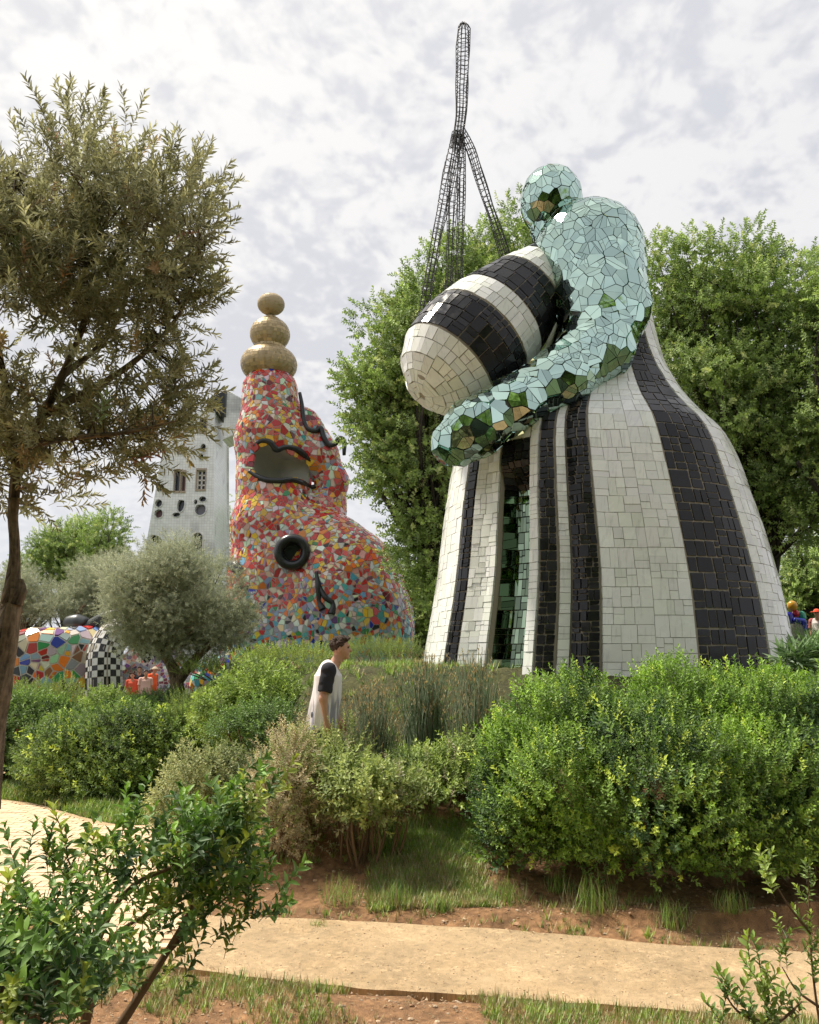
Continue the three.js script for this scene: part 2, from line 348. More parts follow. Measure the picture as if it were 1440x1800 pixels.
const pathTex = noiseTexture(1024, 9, (u, v, F, r) => {
  const a = F(u, v, 3, 4), b = F(u + 0.2, v + 0.4, 24, 3), s = r(); let k = 0.82 + (a - 0.5) * 0.55 + (b - 0.5) * 0.30 + (s - 0.5) * 0.30; if (s < 0.03) k -= 0.25; const c = F(u + 0.15, v + 0.35, 64, 1); k += (c - 0.5) * 0.16; if (c < 0.12) k -= 0.10;
  const w = clamp((F(u + 0.5, v + 0.1, 5, 3) - 0.5) * 2); return [k * 252, k * (250 - w * 8), k * (244 - w * 22)];
});
const barkTex = noiseTexture(512, 12, (u, v, F, r) => { const a = F(u * 3, v * 0.5, 8, 4), b = F(u, v, 16, 3); const k = 0.45 + (a - 0.5) * 1.0 + (b - 0.5) * 0.5 + (r() - 0.5) * 0.15; return [k * 255, k * 250, k * 240]; });
const weatherTex = noiseTexture(1024, 21, (u, v, F, r) => {   // old white mirror mosaic, fine grid and dark stains
  const gx = (u * 128) % 1, gy = (v * 128) % 1, line = gx < 0.12 || gy < 0.12 ? 0.78 : 1, id = Math.floor(u * 128) * 128 + Math.floor(v * 128), h = hash3(id, 3, 7);
  const st = smooth(0.52, 0.72, F(u, v * 0.6, 6, 5)), st2 = smooth(0.55, 0.75, F(u + 0.4, v + 0.2, 14, 4));
  let k = (0.86 + h * 0.14) * line * (1 - 0.25 * st - 0.34 * st2); return [k * 246, k * 247, k * 243];
});
const stainTex = noiseTexture(1024, 33, (u, v, F, r) => {   // glaze wear and rain stains, patchy and grainy
  const a = F(u, v, 6, 4), b = F(u * 6, v * 0.8, 10, 4), g = r(), s = smooth(0.56, 0.78, b) * (0.5 + 0.5 * g), p = smooth(0.55, 0.75, a); const k = 1 - 0.16 * s - 0.06 * p + (g - 0.5) * 0.05; return [k * 252, k * 251, k * 247];
});
const glossTex = noiseTexture(512, 34, (u, v, F, r) => { const k = 0.45 + (F(u, v, 10, 4) - 0.5) * 1.3; return [k * 255, k * 255, k * 255]; });
const M = {
  whiteTile: NEUTRAL({ roughness: 0.55, roughnessMap: glossTex, map: stainTex }),
  blackTile: new THREE.MeshPhysicalMaterial({ vertexColors: true, roughness: 0.5, roughnessMap: glossTex, map: stainTex, specularIntensity: 0.6 }),
  mirror: NEUTRAL({ roughness: 0.035, metalness: 1 }),
  glaze: NEUTRAL({ roughness: 0.22 }),
  gold: NEUTRAL({ roughness: 0.36, metalness: 0.25 }),
  grout: new THREE.MeshStandardMaterial({ color: new THREE.Color(0.34, 0.30, 0.245), roughness: 0.95 }),
  groutDark: new THREE.MeshStandardMaterial({ color: new THREE.Color(0.075, 0.08, 0.075), roughness: 0.9 }),
  groutPale: new THREE.MeshStandardMaterial({ color: new THREE.Color(0.62, 0.59, 0.55), roughness: 0.95 }),
  groutTower: new THREE.MeshStandardMaterial({ color: new THREE.Color(0.46, 0.44, 0.41), roughness: 0.95 }),
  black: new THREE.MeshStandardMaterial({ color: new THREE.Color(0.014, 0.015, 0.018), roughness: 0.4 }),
  concrete: new THREE.MeshStandardMaterial({ color: new THREE.Color(0.34, 0.33, 0.30), roughness: 0.95, map: scaled(soilTex, 0.6) }),
  wire: new THREE.MeshStandardMaterial({ color: new THREE.Color(0.045, 0.042, 0.042), roughness: 0.55, metalness: 0.4 }),
  bark: new THREE.MeshStandardMaterial({ color: new THREE.Color(0.42, 0.31, 0.21), roughness: 0.95, map: scaled(barkTex, 1.6), bumpMap: scaled(barkTex, 1.6), bumpScale: 0.02 }),
  barkDark: new THREE.MeshStandardMaterial({ color: new THREE.Color(0.11, 0.09, 0.07), roughness: 0.95, map: scaled(barkTex, 1.2), bumpMap: scaled(barkTex, 1.2), bumpScale: 0.03 }),
  twig: new THREE.MeshStandardMaterial({ color: new THREE.Color(0.16, 0.10, 0.055), roughness: 0.85 }),
  leaf: new THREE.MeshPhysicalMaterial({ vertexColors: true, roughness: 0.95, transmission: 0.36, thickness: 0, clearcoat: 0.35, clearcoatRoughness: 0.4, side: THREE.DoubleSide }),
  leafMatt: new THREE.MeshPhysicalMaterial({ vertexColors: true, roughness: 0.95, transmission: 0.42, thickness: 0, side: THREE.DoubleSide }),
  grass: new THREE.MeshPhysicalMaterial({ vertexColors: true, roughness: 0.95, transmission: 0.45, thickness: 0, side: THREE.DoubleSide }),
};

// ------------------------------------------------------------------ ground, paths
const flat = (list, y = 0) => list.map(([x, yy]) => { const g = onGround(x, yy, y); return [g.x, g.z]; });
const NEAR_EDGE = flat([[1440, 1800], [1200, 1787], [1000, 1771], [750, 1753], [600, 1743], [480, 1731], [400, 1720], [320, 1708], [240, 1700], [110, 1690], [0, 1685]]);
const FAR_EDGE = flat([[0, 1409], [60, 1416], [110, 1430], [160, 1444], [210, 1455], [255, 1455], [300, 1443], [330, 1452], [328, 1500], [322, 1560], [330, 1604], [370, 1617], [480, 1620], [640, 1627], [900, 1642], [1100, 1661], [1200, 1670], [1440, 1682]]);
const PATH = [[9, -4.9], ...NEAR_EDGE, [-9, -6.1], [-12, -13.5], ...FAR_EDGE, [9, -6.0]];
const SIDE_PATH = [...flat([[-700, 1360], [0, 1358], [45, 1361], [70, 1370], [30, 1378], [0, 1385], [-700, 1392]])];
function inPoly(poly, x, z) { let s = false; for (let i = 0, j = poly.length - 1; i < poly.length; j = i++) { const [a, b] = poly[i], [c, d] = poly[j]; if (b > z !== d > z && x < (c - a) * (z - b) / (d - b) + a) s = !s; } return s; }
function distPoly(poly, x, z) { let m = 1e9; for (let i = 0, j = poly.length - 1; i < poly.length; j = i++) { const [a, b] = poly[i], [c, d] = poly[j], ux = c - a, uz = d - b, t = clamp(((x - a) * ux + (z - b) * uz) / (ux * ux + uz * uz)); m = Math.min(m, Math.hypot(x - a - ux * t, z - b - uz * t)); } return inPoly(poly, x, z) ? -m : m; }
const pathDist = (x, z) => Math.min(distPoly(PATH, x, z), distPoly(SIDE_PATH, x, z));
function height(x, z) {
  const D = -z, d = pathDist(x, z), away = smooth(0, 1.6, d);
  const sh = 0.10 * smooth(13, 17, D), up = smooth(7.2, 12.2, D) * 2.0 * smooth(-0.27 - sh, -0.08 - sh, x / Math.max(D, 1));
  let h = up * smooth(0, 0.8, d) + (D > 7 ? 0.20 * smooth(0, 0.9, d) * smooth(-3, -1, x) * smooth(7.5, 6.9, D) : 0);
  h += 0.45 * smooth(5.0, 2.6, D) * away * smooth(-1, -3, -Math.abs(x) + 2) * (D > -30 ? 1 : 0);
  h += 0.10 * smooth(0, 0.35, d) * (0.5 + 0.5 * noise3(x * 1.7, 3, z * 1.7)) + 0.05 * away * noise3(x * 5, 9, z * 5) + 0.35 * smooth(20, 60, Math.hypot(x, z)) * noise3(x * 0.05, 1, z * 0.05);
  return d < 0.02 ? -0.03 : h + 0.008 * (1 - smooth(0.02, 0.25, d));
}
{
  const n = 300, pos = [], col = [], uv = [], idx = [], sp = (u) => 240 * Math.sinh(5.4 * u) / Math.sinh(5.4);
  for (let j = 0; j <= n; j++) for (let i = 0; i <= n; i++) {
    const x = sp(i / n * 2 - 1), z = -8 + sp(j / n * 2 - 1), y = height(x, z), d = pathDist(x, z), D = -z;
    pos.push(x, y, z); uv.push(x * 0.45, z * 0.45);
    const green = clamp((D < 0 ? 1 : 0) + 0.9 * smooth(8.6, 10, D) + smooth(0.0, 0.5, noise3(x * 1.3, 2, z * 1.3) - 0.25) * 0.4 + smooth(12, 30, D) * 0.6 + smooth(5.2, 4.4, D) * 0.35), n2 = noise3(x * 2.7, 6, z * 2.7) * 0.12 + noise3(x * 11, 6, z * 11) * 0.12 + 1;
    col.push(lerp(0.45, 0.075, green) * n2, lerp(0.245, 0.10, green) * n2, lerp(0.12, 0.03, green) * n2);
  }
  for (let j = 0; j < n; j++) for (let i = 0; i < n; i++) { const a = j * (n + 1) + i; idx.push(a, a + n + 1, a + 1, a + 1, a + n + 1, a + n + 2); }
  tag(mesh('ground', geoFrom(pos, idx, null, col, uv), new THREE.MeshStandardMaterial({ vertexColors: true, map: soilTex, bumpMap: scaled(soilTex, 1), bumpScale: 0.035, roughness: 0.98 })), null, null, null, 'structure');
}
function slab(name, poly, top, mat, wobble = 0.02) {
  const pts = []; const rng = makeRng(name.length * 31);
  poly.forEach(([x, z], i) => { const [x2, z2] = poly[(i + 1) % poly.length], L = Math.hypot(x2 - x, z2 - z), k = Math.max(1, Math.min(90, Math.floor(L / 0.1))); for (let j = 0; j < k; j++) pts.push(new THREE.Vector2(lerp(x, x2, j / k) + noise3(x + j * 0.37, i, 1) * wobble + (rng() - 0.5) * wobble * 0.7, -lerp(z, z2, j / k) + noise3(x + j * 0.41, i, 5) * wobble + (rng() - 0.5) * wobble * 0.7)); });
  const g = new THREE.ExtrudeGeometry(new THREE.Shape(pts), { depth: 0.09, bevelEnabled: false }); g.rotateX(-Math.PI / 2); g.translate(0, top - 0.09, 0);
  const uv = g.attributes.uv, p = g.attributes.position; for (let i = 0; i < uv.count; i++) uv.setXY(i, p.getX(i) * 0.5, p.getZ(i) * 0.5);
  return tag(mesh(name, g, mat), null, null, null, 'structure');
}
const pathMat = new THREE.MeshStandardMaterial({ color: new THREE.Color(0.74, 0.53, 0.315), map: pathTex, bumpMap: scaled(pathTex, 2.5), bumpScale: 0.02, roughness: 0.95 });
const path = slab('path', PATH, 0.03, pathMat);
slab('side_path', SIDE_PATH, 0.03, pathMat);
// the paved part of the path at the left: bricks in running bond
{
  const rng = makeRng(41), bw = 0.21, bd = 0.105, tiles = [];
  const paved = (x, z) => inPoly(PATH, x, z) && distPoly(PATH, x, z) < -0.09 && x < -1.72 + 0.0 * z && x > -8.5 && z > -13.4;
  for (let j = -130; j < -30; j++) for (let i = -50; i < 2; i++) {
    const z = j * bd + 0.012 * Math.sin(i * 0.7), x = (i + (j & 1) * 0.5) * bw; if (!paved(x, z) || !paved(x + bw * 0.5, z) || !paved(x - bw * 0.5, z)) continue;
    const y = 0.034 + rng() * 0.006, g = 0.006, a = (rng() - 0.5) * 0.03, t = 0.84 + rng() * 0.24, tone = rng();
    const q = [[-1, 1], [1, 1], [1, -1], [-1, -1]].map(([sx, sz]) => { const lx = sx * (bw / 2 - g), lz = sz * (bd / 2 - g * 0.7); return V(x + lx - a * lz, y, z + lz + a * lx); });
    tiles.push({ p: q, n: V((rng() - 0.5) * 0.03, 1, (rng() - 0.5) * 0.03).normalize(), th: 0.006, down: 0.03, c: [lerp(0.66, 0.72, tone) * t, lerp(0.475, 0.535, tone) * t, lerp(0.31, 0.35, tone) * t] });
  }
  emitTiles(path, path.position, tiles, NEUTRAL({ roughness: 0.92, bumpMap: grainTex, bumpScale: 0.004 }), { name: 'brick', rest: 'bricks' });
}
// ------------------------------------------------------------------ the large striped mosaic sculpture
const WHITE_TILE = (p, r) => { const k = 0.78 + r() * 0.12, w = r() * 0.03; return [k + w * 0.2, k + w, k - w]; };
const BLACK_TILE = (p, r) => { const k = 0.010 + r() * r() * 0.028; return [k, k, k * 1.25]; };
const MIRROR_TINT = (p, r) => { const k = 0.62 + r() * 0.34; return [0.58 * k, 0.78 * k, 0.69 * k]; };
function profile(rows, d) {           // [photo row, centre column, half width] -> heights, centres, radii
  const P = rows.map(([py, cx, r]) => { const p = at(cx, py, d), q = at(cx + r, py, d); return [p.y, p.x, q.x - p.x]; }).sort((a, b) => a[0] - b[0]);
  return (y, k) => {                  // Catmull-Rom through the rows
    let i = 0; while (i < P.length - 2 && P[i + 1][0] < y) i++;
    const a = P[Math.max(0, i - 1)], b = P[i], c = P[i + 1], e = P[Math.min(P.length - 1, i + 2)], t = clamp((y - b[0]) / (c[0] - b[0])), h = c[0] - b[0];
    const m0 = (c[k] - a[k]) / Math.max(1e-6, c[0] - a[0]) * h, m1 = (e[k] - b[k]) / Math.max(1e-6, e[0] - b[0]) * h, t2 = t * t, t3 = t2 * t;
    return (2 * t3 - 3 * t2 + 1) * b[k] + (t3 - 2 * t2 + t) * m0 + (-2 * t3 + 3 * t2) * c[k] + (t3 - t2) * m1;
  };
}
{
  const rng = makeRng(101), DZ = 14.2, base = V(at(1063, 1200, DZ).x, height(at(1063, 1200, DZ).x, -DZ) - 0.2, -DZ);
  const root = thing('striped_sculpture', 'towering bell shaped mosaic sculpture in black and white stripes with a mirrored top', 'sculpture', base);
  const local = (v) => v.clone().sub(base);
  const prof = profile([[1290, 1058, 331], [1180, 1058, 316], [1030, 1056, 288], [880, 1043, 256], [790, 1036, 226], [740, 1040, 178], [700, 1046, 143], [650, 1052, 112], [580, 1058, 88], [500, 1058, 70], [440, 1055, 50], [405, 1052, 20]], DZ);
  const yTop = at(1052, 408, DZ).y, yLow = base.y;
  const rad = (d) => d * Math.PI / 180;
  // stripes round the bell, in degrees from the side towards the viewer
  const STRIPES = [[-62, 'w', -90], [-56, 'b'], [-46, 'w'], [-33, 'arch'], [-29, 'w'], [-23.5, 'b'], [-20, 'w'], [-11.5, 'b'], [14.5, 'w'], [40, 'b'], [82, 'w'], [112, 'b'], [150, 'w'], [180, 'b'], [222, 'w'], [246, 'b'], [270, 'w']];
  const wave = (y) => rad(6 * Math.sin((y - yLow) * 0.8)) * smooth(5.2, 6.6, y - yLow);
  const archTop = 3.55;
  const P = (th, y, sink = 0) => {
    const up = y - yLow, deg = ((th * 180 / Math.PI + 90) % 360 + 360) % 360 - 90;
    let r = prof(y, 2); const cx = prof(y, 1);
    const pleat = (c, w) => Math.exp(-Math.pow((deg - c) / w, 2));
    const f = smooth(6.2, 3.0, up);
    r *= 1 + f * (0.030 * pleat(-59, 6) - 0.02 * pleat(-50, 4) + 0.045 * pleat(-27, 5) - 0.03 * pleat(-21, 3) + 0.05 * pleat(-14, 4.5));
    r -= 0.42 * smooth(archTop, archTop - 0.5, up) * smooth(-46.5, -44.5, deg) * smooth(-32.5, -34.5, deg);
    r -= sink;
    return V(cx - base.x + r * Math.sin(th), up, r * Math.cos(th) * (0.86 + 0.10 * Math.sin(th) ** 2));
  };
  // body under the tiles
  {
    const pos = [], idx = [], NA = 540, NY = 160;
    for (let j = 0; j <= NY; j++) for (let i = 0; i <= NA; i++) { const p = P(i / NA * Math.PI * 2 - Math.PI, lerp(yLow, yTop, j / NY), i > NA * 0.24 && i < NA * 0.485 ? 0.04 : 0.014); pos.push(p.x, p.y, p.z); }
    for (let j = 0; j < NY; j++) for (let i = 0; i < NA; i++) { const a = j * (NA + 1) + i; idx.push(a, a + 1, a + NA + 1, a + 1, a + NA + 2, a + NA + 1); }
    var body = mesh('robe', geoFrom(pos, idx), M.grout, root);
  }
  let a0 = -90; const white = [], black = [], arch = [];
  for (const [a1, kind] of STRIPES) {
    const lo = a0 + 0.25, hi = a1 - 0.25; a0 = a1;
    const uL = (y) => rad(lo) + wave(y), uR = (y) => rad(hi) + wave(y), thin = hi - lo < 12;
    const o = { band: thin ? 0.17 : 0.27, wide: thin ? 0.14 : 0.20, chunk: thin ? 2 : 3, splits: 0.5 };
    if (kind === 'w') white.push(...stripeTiles(P, yLow + 0.02, yTop - 0.06, uL, uR, rng, { ...o, gap: 0.008, th: 0.012, color: WHITE_TILE }));
    else if (kind === 'b') black.push(...stripeTiles(P, yLow + 0.02, yTop - 0.06, uL, uR, rng, { ...o, gap: 0.026, th: 0.006, color: BLACK_TILE }));
    else {
      arch.push(...stripeTiles(P, yLow + 0.02, yLow + archTop - 0.45, uL, uR, rng, { band: 0.24, wide: 0.15, gap: 0.014, th: 0.008, chunk: 9, splits: 0.6, color: (p, r) => { const k = 0.25 + r() * r() * 0.6; return [0.55 * k, 0.72 * k, 0.50 * k]; } }));
      white.push(...stripeTiles(P, yLow + archTop + 0.35, yTop - 0.06, uL, uR, rng, { ...o, gap: 0.011, th: 0.012, color: WHITE_TILE }));
      black.push(...stripeTiles(P, yLow + archTop - 0.45, yLow + archTop + 0.35, uL, uR, rng, { ...o, band: 0.16, gap: 0.02, th: 0.01, color: BLACK_TILE }));
    }
  }
  emitTiles(body, base, white, M.whiteTile, { name: 'white_tile', rest: 'white_tiles' });
  emitTiles(body, base, black, M.blackTile, { name: 'black_tile', rest: 'black_tiles' });
  emitTiles(body, base, arch, M.mirror, { name: 'niche_tile', rest: 'niche_tiles' });

  // striped bulging lobe that leans out to the left
  {
    const A = local(at(985, 452, 13.9)), B = local(at(742, 696, 13.1)), ax = B.clone().sub(A), L = ax.length(); ax.normalize();
    const sx = V(0, 0, 1).addScaledVector(ax, -ax.z).normalize(), sy = ax.clone().cross(sx);
    const rr = [[-0.05, 0.40], [0.1, 0.56], [0.3, 0.80], [0.5, 0.98], [0.68, 1.06], [0.82, 0.98], [0.92, 0.76], [0.98, 0.45], [1.0, 0.0]];
    const R = (t) => { let i = 0; while (i < rr.length - 2 && rr[i + 1][0] < t) i++; const [a, ra] = rr[i], [b, rb] = rr[i + 1], k = clamp((t - a) / (b - a)); return i === rr.length - 2 ? rb + (ra - rb) * Math.sqrt(Math.max(0, 1 - k * k)) : lerp(ra, rb, i >= 5 ? Math.sin(k * Math.PI / 2) * 0.35 + k * 0.65 : k); };
    const AL = [0]; for (let i = 1; i <= 400; i++) { const ta = -0.05 + 1.05 * (i - 1) / 400, tb = -0.05 + 1.05 * i / 400; AL.push(AL[i - 1] + Math.hypot((tb - ta) * L, R(tb) - R(ta))); }
    const toArc = (t) => { const f = (t + 0.05) / 1.05 * 400, i = Math.min(399, Math.floor(f)); return lerp(AL[i], AL[i + 1], f - i) / AL[400]; }, fromArc = (u) => { const l = clamp(u) * AL[400]; let a = 0, b = 400; while (b - a > 1) { const m = (a + b) >> 1; AL[m] <= l ? a = m : b = m; } return -0.05 + 1.05 * (a + (l - AL[a]) / Math.max(1e-9, AL[b] - AL[a])) / 400; };
    const Q = (th, t, sink = 0) => A.clone().addScaledVector(ax, t * L).addScaledVector(sx, Math.sin(th) * Math.max(0, R(t) - sink)).addScaledVector(sy, Math.cos(th) * Math.max(0, R(t) - sink)).addScaledVector(ax, -sink);
    const pos = [], idx = [], NA = 120, NY = 90;
    for (let j = 0; j <= NY; j++) for (let i = 0; i <= NA; i++) { const p = Q(i / NA * Math.PI * 2, fromArc(j / NY), 0.016); pos.push(p.x, p.y, p.z); }
    for (let j = 0; j < NY; j++) for (let i = 0; i < NA; i++) { const a = j * (NA + 1) + i; idx.push(a, a + NA + 1, a + 1, a + 1, a + NA + 1, a + NA + 2); }
    const lobe = mesh('lobe', geoFrom(pos, idx), M.grout, root), w = [], b = [];
    let t0 = 0; [[0.14, 'b'], [0.27, 'w'], [0.48, 'b'], [0.61, 'w'], [0.82, 'b'], [1.0, 'w']].map(([t, k]) => [t === 1 ? 0.998 : toArc(t), k]).forEach(([t1, k]) => {
      (k === 'w' ? w : b).push(...stripeTiles((v, u) => Q(-v, fromArc(u)), t0 + 0.003, t1 - 0.003, () => 0.0, () => Math.PI * 2 - 0.001, rng, { band: 0.24, wide: 0.19, chunk: 4, splits: 0.25, gap: k === 'w' ? 0.011 : 0.02, th: 0.011, color: k === 'w' ? WHITE_TILE : BLACK_TILE }));
      t0 = t1;
    });
    for (const t of [...w, ...b]) if (t.n.dot(t.p[0].clone().sub(A).addScaledVector(ax, -t.p[0].clone().sub(A).dot(ax))) < 0) { t.n.negate(); t.p.reverse(); }
    emitTiles(lobe, base, w, M.whiteTile, { name: 'white_tile', rest: 'white_tiles' });
    emitTiles(lobe, base, b, M.blackTile, { name: 'black_tile', rest: 'black_tiles' });
  }
  // mirrored sweep over the shoulder, one smooth comma
  {
    const pts = [[1036, 450, 102, 13.55], [1060, 540, 82, 13.25], [1052, 610, 62, 13.0], [985, 668, 54, 12.7], [900, 712, 48, 12.45], [835, 752, 50, 12.3], [803, 778, 42, 12.3]].map(([x, y, r, d]) => ({ p: local(at(x, y, d)), r: r * mpp(d) * 1.02 }));
    const f = (q) => { let d = 1e9; for (let i = 0; i < pts.length - 1; i++) d = smin(d, sdCone(q, pts[i].p, pts[i + 1].p, pts[i].r, pts[i + 1].r), 0.16); return d; };
    const F = (x, y, z) => f({ x, y, z });
    const lo = pts.reduce((m, o) => m.min(o.p.clone().subScalar(o.r + 0.25)), V(9, 9, 9)), hi = pts.reduce((m, o) => m.max(o.p.clone().addScalar(o.r + 0.25)), V(-9, -9, -9));
    const geo = surfaceNets(F, lo, hi, 0.075), sweep = mesh('mirrored_sweep', geo, M.groutDark, root);
    emitTiles(sweep, base, shards(geo, rng, { r: 0.27, gap: 0.007, th: 0.012, tilt: 0.014, split: 0.55, jitterR: 0.85, color: MIRROR_TINT, down: 0.05 }), M.mirror, { name: 'mirror_tile', rest: 'mirror_tiles' });
  }
  // mirrored egg on a short neck, at the very top
  {
    const c = local(at(969, 354, 13.7)), n0 = local(at(965, 395, 13.75)), n1 = local(at(1000, 470, 13.9));
    const f = (q) => { let d = sdEll(q, c, 0.565, 0.645, 0.62); d = Math.max(d, (c.y - 0.50 - q.y)); return Math.min(d, sdCone(q, n0, n1, 0.34, 0.5)); };
    const geo = surfaceNets((x, y, z) => f({ x, y, z }), c.clone().subScalar(1.6), c.clone().addScalar(0.8), 0.06), egg = mesh('mirrored_egg', geo, M.groutDark, root);
    emitTiles(egg, base, shards(geo, rng, { r: 0.20, gap: 0.006, th: 0.010, tilt: 0.012, split: 0.5, jitterR: 0.5, color: MIRROR_TINT, down: 0.04 }), M.mirror, { name: 'mirror_tile', rest: 'mirror_tiles' });
  }
}

// ------------------------------------------------------------------ wire lattice mast behind it
{
  const rng = makeRng(202), top = at(815, 45, 14.6), base = V(top.x, at(815, 640, 14.6).y, top.z);
  const root = thing('wire_mast', 'tall dark wire lattice mast with splayed legs beside the striped sculpture', 'mast', base);
  const cage = (name, pts, radii, n, step, closed) => {
    const P3 = pts.map(([x, y, d = 14.6]) => at(x, y, d).sub(base)), curve = new THREE.CatmullRomCurve3(P3, false, 'centripetal'), L = curve.getLength(), steps = Math.round(L / 0.22), parts = [], ring = [], seed = rng() * 50;
    const frame = (t) => { const tan = curve.getTangentAt(t), a = V(0, 0, 1).cross(tan).normalize(); return [curve.getPointAt(t), a, tan.clone().cross(a)]; };
    const rAt = (t) => { const f = clamp(t) * (radii.length - 1), k = Math.min(radii.length - 2, Math.floor(f)); return lerp(radii[k], radii[k + 1], f - k); };
    const pt = (t, j) => { const [p, a, b] = frame(clamp(t)), an = j / n * 6.2832 + 0.25 * noise3(t * L * 1.5, seed, 2), r = rAt(t) * (1 + 0.22 * noise3(t * L * 2.2, j * 3.1, seed)); return p.addScaledVector(a, Math.cos(an) * r).addScaledVector(b, Math.sin(an) * r); };
    for (let j = 0; j < n; j++) { const l = []; for (let i = 0; i <= steps; i++) l.push(pt(i / steps, j)); parts.push(tube(l, [0.0085], { segs: 4, steps, cap: false })); }
    for (let s = 0.0; s < L; s += step * (0.7 + rng() * 0.6)) { const l = []; for (let j = 0; j <= n; j++) l.push(pt(s / L + (rng() - 0.5) * 0.008, j % n)); parts.push(tube(l, [0.0075], { segs: 4, steps: n * 2, cap: false })); }
    if (closed) for (let j = 0; j < n / 2; j++) { const a = pt(0, j), b = pt(0, j + n / 2), m = a.clone().add(b).multiplyScalar(0.5).add(V(0, rAt(0) * 0.9, 0)); parts.push(tube([a, a.clone().lerp(m, 0.5).add(V(0, 0.05, 0)), m, b.clone().lerp(m, 0.5).add(V(0, 0.05, 0)), b], [0.0085], { segs: 4, steps: 10, cap: false })); }
    return mesh(name, mergeGeometries(parts), M.wire, root);
  };
  cage('wire_shaft', [[815, 50], [814, 100], [812, 150], [811, 195], [806, 235], [803, 262]], [0.135, 0.14, 0.125, 0.115, 0.10, 0.11], 10, 0.11, true);
  cage('wire_leg', [[803, 235], [797, 270], [789, 310], [775, 380], [762, 450], [748, 530], [738, 600], [728, 690]], [0.10, 0.13, 0.11, 0.10, 0.095, 0.10, 0.11, 0.12], 7, 0.13);
  cage('wire_leg', [[806, 232, 14.7], [803, 270, 14.8], [795, 340, 14.9], [792, 430, 15], [788, 520, 15], [786, 640, 15]], [0.08, 0.13, 0.08, 0.07, 0.10, 0.12], 6, 0.14);
  cage('wire_leg', [[810, 232, 14.5], [812, 280, 14.5], [811, 360, 14.5], [808, 450, 14.5], [806, 540, 14.4], [804, 620, 14.3]], [0.07, 0.08, 0.07, 0.065, 0.07, 0.09], 6, 0.14);
  cage('wire_leg', [[812, 232], [826, 258], [842, 308], [862, 368], [880, 420], [900, 485]], [0.09, 0.10, 0.10, 0.09, 0.10, 0.11], 7, 0.12);
}

// ------------------------------------------------------------------ the colourful mosaic tower
const GLAZES = { red: [0.52, 0.035, 0.03], dark: [0.17, 0.02, 0.03], orange: [0.70, 0.19, 0.03], yellow: [0.74, 0.47, 0.05], cream: [0.66, 0.56, 0.42], white: [0.70, 0.69, 0.66], pink: [0.62, 0.30, 0.26], rose: [0.60, 0.13, 0.13], black: [0.02, 0.02, 0.025], blue: [0.025, 0.04, 0.42], sky: [0.22, 0.40, 0.56], teal: [0.08, 0.36, 0.40], mint: [0.30, 0.55, 0.45], green: [0.05, 0.26, 0.09], grey: [0.30, 0.32, 0.36], violet: [0.18, 0.08, 0.24], brown: [0.25, 0.11, 0.06], lilac: [0.42, 0.38, 0.52] };
const WARM = ['red', 'white', 'white', 'yellow', 'cream', 'red', 'red', 'rose', 'rose', 'orange', 'orange', 'yellow', 'yellow', 'cream', 'white', 'red', 'red', 'dark', 'pink', 'red', 'cream', 'rose'];
const COOL = ['blue', 'sky', 'teal', 'mint', 'white', 'white', 'grey', 'grey', 'black', 'green', 'red', 'orange', 'yellow', 'lilac', 'sky', 'cream', 'violet', 'teal'];
const BOLD = ['blue', 'red', 'orange', 'orange', 'yellow', 'yellow', 'black', 'sky', 'pink', 'white', 'dark', 'violet', 'green', 'mint', 'grey', 'cream', 'lilac', 'brown'];
const pick = (list, r) => list[Math.floor(r() * list.length) % list.length];
const glaze = (name, r) => GLAZES[name].map((c) => c * (0.8 + r() * 0.4));
